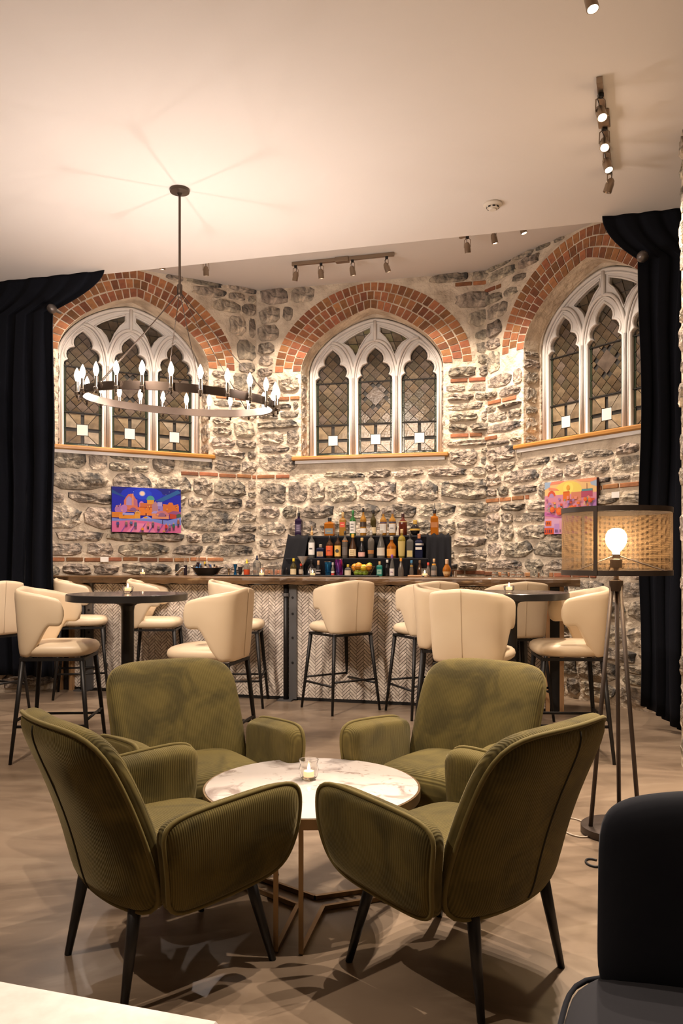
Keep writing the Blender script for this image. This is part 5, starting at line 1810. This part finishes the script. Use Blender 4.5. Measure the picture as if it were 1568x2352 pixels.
rp = random.Random(12)
P1 = [((2, 20, 185), rc(0, 0, 1, 1)), ((2, 14, 135), rc(0, 0.86, 1, 1)), ((5, 40, 205), el(0.43, 0.86, 0.30, 0.17)), ((14, 62, 225), el(0.43, 0.86, 0.14, 0.12)),
      ((20, 75, 150), [(0, 0.94), (0.16, 0.80), (0.2, 0.76), (0.0, 0.86)]), ((25, 95, 165), [(0.62, 0.72), (0.95, 0.98), (1, 0.92), (0.72, 0.70)]),
      ((150, 170, 235), el(0.43, 0.87, 0.045, 0.062)), ((255, 215, 190), el(0.43, 0.87, 0.032, 0.045))]
P1 += [((215, 120, 90), [(0.17, 0.45), (0.17, 0.70), (0.20, 0.78), (0.23, 0.84), (0.27, 0.86), (0.30, 0.84), (0.33, 0.76), (0.36, 0.70), (0.37, 0.45)]),
       ((170, 150, 215), [(0.20, 0.60), (0.205, 0.75), (0.24, 0.80), (0.28, 0.76), (0.28, 0.60)]), ((225, 150, 120), rc(0.285, 0.5, 0.305, 0.86)), ((190, 110, 140), rc(0.31, 0.5, 0.36, 0.73)),
       ((180, 120, 190), el(0.10, 0.50, 0.06, 0.10)), ((195, 130, 200), el(0.17, 0.52, 0.05, 0.09)), ((200, 130, 190), el(0.42, 0.60, 0.04, 0.10)),
       ((205, 110, 60), rc(0.40, 0.45, 0.60, 0.66)), ((225, 160, 60), rc(0.50, 0.64, 0.60, 0.74)), ((70, 160, 165), el(0.55, 0.73, 0.06, 0.10, 0, 180)),
       ((180, 130, 150), [(0.57, 0.40), (0.57, 0.62), (0.62, 0.71), (0.67, 0.62), (0.67, 0.40)]), ((175, 165, 230), rc(0.65, 0.60, 0.72, 0.69)), ((150, 130, 215), rc(0.66, 0.45, 0.73, 0.60)),
       ((215, 115, 45), rc(0.73, 0.42, 0.97, 0.62)), ((215, 115, 45), [(0.73, 0.6), (0.73, 0.65), (0.80, 0.64), (0.82, 0.69), (0.87, 0.69), (0.89, 0.63), (0.96, 0.66), (0.96, 0.6)]),
       ((235, 130, 35), rc(0.38, 0.38, 0.57, 0.57)), ((175, 70, 25), rc(0.39, 0.555, 0.57, 0.575)), ((120, 45, 25), rc(0.475, 0.38, 0.495, 0.43)),
       ((220, 130, 40), rc(0.0, 0.32, 0.16, 0.44)), ((225, 120, 90), el(0.30, 0.50, 0.09, 0.10, 0, 180)), ((140, 90, 150), el(0.30, 0.48, 0.05, 0.07, 0, 180)),
       ((235, 150, 30), rc(0.10, 0.30, 0.33, 0.40)), ((165, 170, 240), rc(0.15, 0.38, 0.31, 0.43)), ((235, 165, 60), rc(0.32, 0.30, 0.40, 0.45)), ((150, 150, 200), [(0.30, 0.45), (0.36, 0.49), (0.41, 0.45)]),
       ((170, 160, 235), [(0.55, 0.43), (0.60, 0.49), (0.68, 0.49), (0.72, 0.43)]), ((225, 150, 110), rc(0.57, 0.31, 0.82, 0.43)), ((205, 120, 130), el(0.72, 0.38, 0.10, 0.12, 0, 180)), ((150, 100, 140), el(0.72, 0.36, 0.06, 0.09, 0, 180)),
       ((190, 60, 40), rc(0.83, 0.32, 0.93, 0.44)), ((150, 80, 140), [(0.80, 0.44), (0.88, 0.50), (1, 0.48), (1, 0.40), (0.93, 0.42)]), ((60, 90, 75), el(0.97, 0.38, 0.04, 0.06)),
       ((120, 140, 225), [(0, 0.31), (0.15, 0.29), (0.5, 0.32), (0.8, 0.28), (1, 0.36), (1, 0.16), (0, 0.20)]), ((160, 165, 240), [(0.40, 0.30), (0.5, 0.38), (0.58, 0.30)]),
       ((225, 110, 165), [(0, 0.24), (0.3, 0.27), (0.6, 0.24), (0.85, 0.15), (1, 0.18), (1, 0), (0, 0)]), ((240, 140, 185), [(0.2, 0), (0.32, 0.2), (0.55, 0.2), (0.62, 0)]),
       ((235, 165, 40), el(0.475, 0.335, 0.03, 0.02))]
for i in range(22):                              # little lit and dark windows on the town
    u, v = rp.uniform(0.03, 0.95), rp.uniform(0.36, 0.60)
    P1.append((rp.choice([(110, 50, 40), (255, 190, 70), (90, 60, 110), (240, 170, 90)]), rc(u, v, u + 0.012, v + 0.03)))
for i in range(6):                               # long shadows on the pink ground
    u = 0.12 + i * 0.13
    P1.append(((150, 80, 175), [(u, 0.0), (u + 0.02, 0.0), (u + 0.10, 0.20), (u + 0.085, 0.20)]))
FIG = [(0.08, 0.10, 0.15, (70, 70, 150)), (0.20, 0.11, 0.14, (140, 110, 110)), (0.27, 0.14, 0.12, (90, 110, 170)), (0.33, 0.06, 0.19, (80, 95, 120)), (0.43, 0.0, 0.12, (235, 140, 30)), (0.51, 0.07, 0.16, (215, 130, 130)),
       (0.58, 0.10, 0.15, (110, 90, 110)), (0.66, 0.03, 0.13, (150, 100, 120)), (0.775, 0.03, 0.18, (200, 50, 30)), (0.825, 0.04, 0.16, (120, 110, 130)), (0.885, 0.05, 0.18, (45, 100, 75)), (0.955, 0.13, 0.19, (150, 90, 70)), (0.74, 0.0, 0.05, (235, 160, 40))]
for u, v, h, c in FIG:
    P1 += [((50, 40, 70), rc(u - 0.012, v, u - 0.002, v + h * 0.5)), ((50, 40, 70), rc(u + 0.004, v, u + 0.014, v + h * 0.5)), (c, [(u - 0.022, v + h * 0.4), (u + 0.022, v + h * 0.4), (u + 0.016, v + h * 0.85), (u - 0.016, v + h * 0.85)]),
           ((210, 150, 120), el(u, v + h * 0.92, 0.010, 0.018, n=8))]
P1 += [((60, 30, 60), rc(0.715, 0.20, 0.725, 0.30)), ((255, 255, 255), el(0.82, 0.93, 0.004, 0.006, n=6)), ((255, 255, 255), el(0.30, 0.90, 0.004, 0.006, n=6)), ((255, 255, 255), el(0.77, 0.86, 0.003, 0.005, n=6))]
OL = (A_[0] - FL * math.cos(R(30)), A_[1] - FL * math.sin(R(30)))
painting('bright blue night painting of a snowy hillside town on the stone wall', OL, R(30), FL - 1.654, FL - 0.915, 1.585, 2.055, P1, (0.03, 0.03, 0.09))
P2 = [((250, 205, 140), rc(0, 0, 1, 1)), ((250, 225, 110), el(0.47, 0.82, 0.26, 0.16)), ((255, 240, 120), el(0.47, 0.86, 0.10, 0.10)), ((170, 195, 225), [(0, 1), (0, 0.86), (0.10, 0.90), (0.14, 1)]), ((180, 200, 225), [(1, 1), (1, 0.84), (0.9, 0.88), (0.86, 1)]),
      ((250, 150, 120), [(0.14, 1), (0.10, 0.94), (0.3, 0.95), (0.42, 1)]), ((250, 170, 130), [(0.6, 1), (0.7, 0.95), (0.9, 0.93), (1, 0.96), (1, 1)]), ((245, 150, 110), [(0.08, 0.9), (0.25, 0.86), (0.3, 0.82), (0.08, 0.84)]),
      ((225, 150, 175), rc(0, 0.30, 1, 0.74)), ((225, 90, 50), el(0.14, 0.72, 0.08, 0.11, 0, 180)), ((190, 150, 200), el(0.14, 0.70, 0.05, 0.08, 0, 180)), ((235, 120, 30), rc(0.37, 0.62, 0.50, 0.79)), ((215, 90, 30), rc(0.38, 0.775, 0.49, 0.795)),
      ((225, 140, 110), rc(0.53, 0.60, 0.72, 0.77)), ((190, 80, 110), rc(0.72, 0.66, 0.93, 0.78)), ((90, 150, 160), rc(0.73, 0.77, 0.93, 0.81)), ((150, 90, 80), rc(0.82, 0.80, 0.83, 0.91)), ((240, 170, 60), el(0.47, 0.86, 0.035, 0.05)),
      ((205, 110, 180), [(0.0, 0.36), (0.12, 0.34), (0.35, 0.28), (0.34, 0.31), (0.13, 0.40), (0.0, 0.44)]), ((235, 190, 150), el(0.86, 0.52, 0.10, 0.10, 0, 180)), ((185, 130, 200), [(0.86, 0.44), (0.95, 0.60), (1, 0.62), (1, 0.40)]),
      ((225, 175, 215), rc(0, 0.0, 0.36, 0.30)), ((240, 110, 40), rc(0.02, 0.16, 0.14, 0.26)), ((235, 90, 40), rc(0.0, 0.0, 0.19, 0.125)), ((210, 170, 225), rc(0.0, 0.125, 0.22, 0.15)), ((200, 150, 215), rc(0.20, 0.0, 0.30, 0.20)), ((230, 165, 190), rc(0.30, 0.0, 0.36, 0.26)),
      ((215, 130, 180), rc(0.36, 0.0, 1, 0.34)), ((240, 170, 120), rc(0.40, 0.05, 0.7, 0.22)), ((205, 110, 70), rc(0.74, 0.04, 0.95, 0.20))]
for i in range(70):
    u, v = rp.uniform(0.02, 0.93), rp.uniform(0.38, 0.66)
    a, b = rp.uniform(0.02, 0.06), rp.uniform(0.02, 0.06)
    c = rp.choice([(235, 120, 50), (200, 140, 205), (245, 170, 90), (180, 90, 150), (230, 90, 60), (175, 130, 190), (240, 150, 130), (150, 70, 100), (150, 165, 150)])
    P2.append((c, rc(u, v, u + a, v + b) if rp.random() < 0.6 else el(u + a / 2, v, a * 0.7, b, 0, 180, 8)))
for u, v, k in ((0.17, 0.47, 0.05), (0.31, 0.43, 0.065), (0.56, 0.46, 0.06), (0.81, 0.62, 0.035), (0.90, 0.60, 0.04)):
    P2.append(((235, 95, 40), el(u, v, k, k * 1.1)))
    P2.append(((245, 130, 45), el(u - 0.01, v + 0.015, k * 0.6, k * 0.6)))
for u in (0.03, 0.075, 0.11, 0.145, 0.23, 0.26, 0.325):
    P2.append(((60, 40, 90), rc(u, 0.03, u + 0.014, 0.09)))
for u in (0.035, 0.07, 0.105):
    P2.append(((80, 40, 60), rc(u, 0.19, u + 0.014, 0.235)))
painting('orange and pink sunset painting of a town, partly behind the lamp shade', B_, R(-58), 0.919, 1.545, 1.54, 2.04, P2, (0.07, 0.02, 0.03))
for label, org, ang, s, z in (('small blank white card on the stone wall below the blue painting', OL, R(30), 1.025, 1.30), ('small blank white card beside the orange painting', B_, R(-58), 1.74, 1.868)):
    x, y = wall_pt(org, ang, s, 0.045)
    tag(MB().cbox(-0.042, 0.042, -0.002, 0.002, -0.026, 0.026, 0.0008).build('wall_card', M['card'], None, False, (x, y, z), ang), label, 'card')
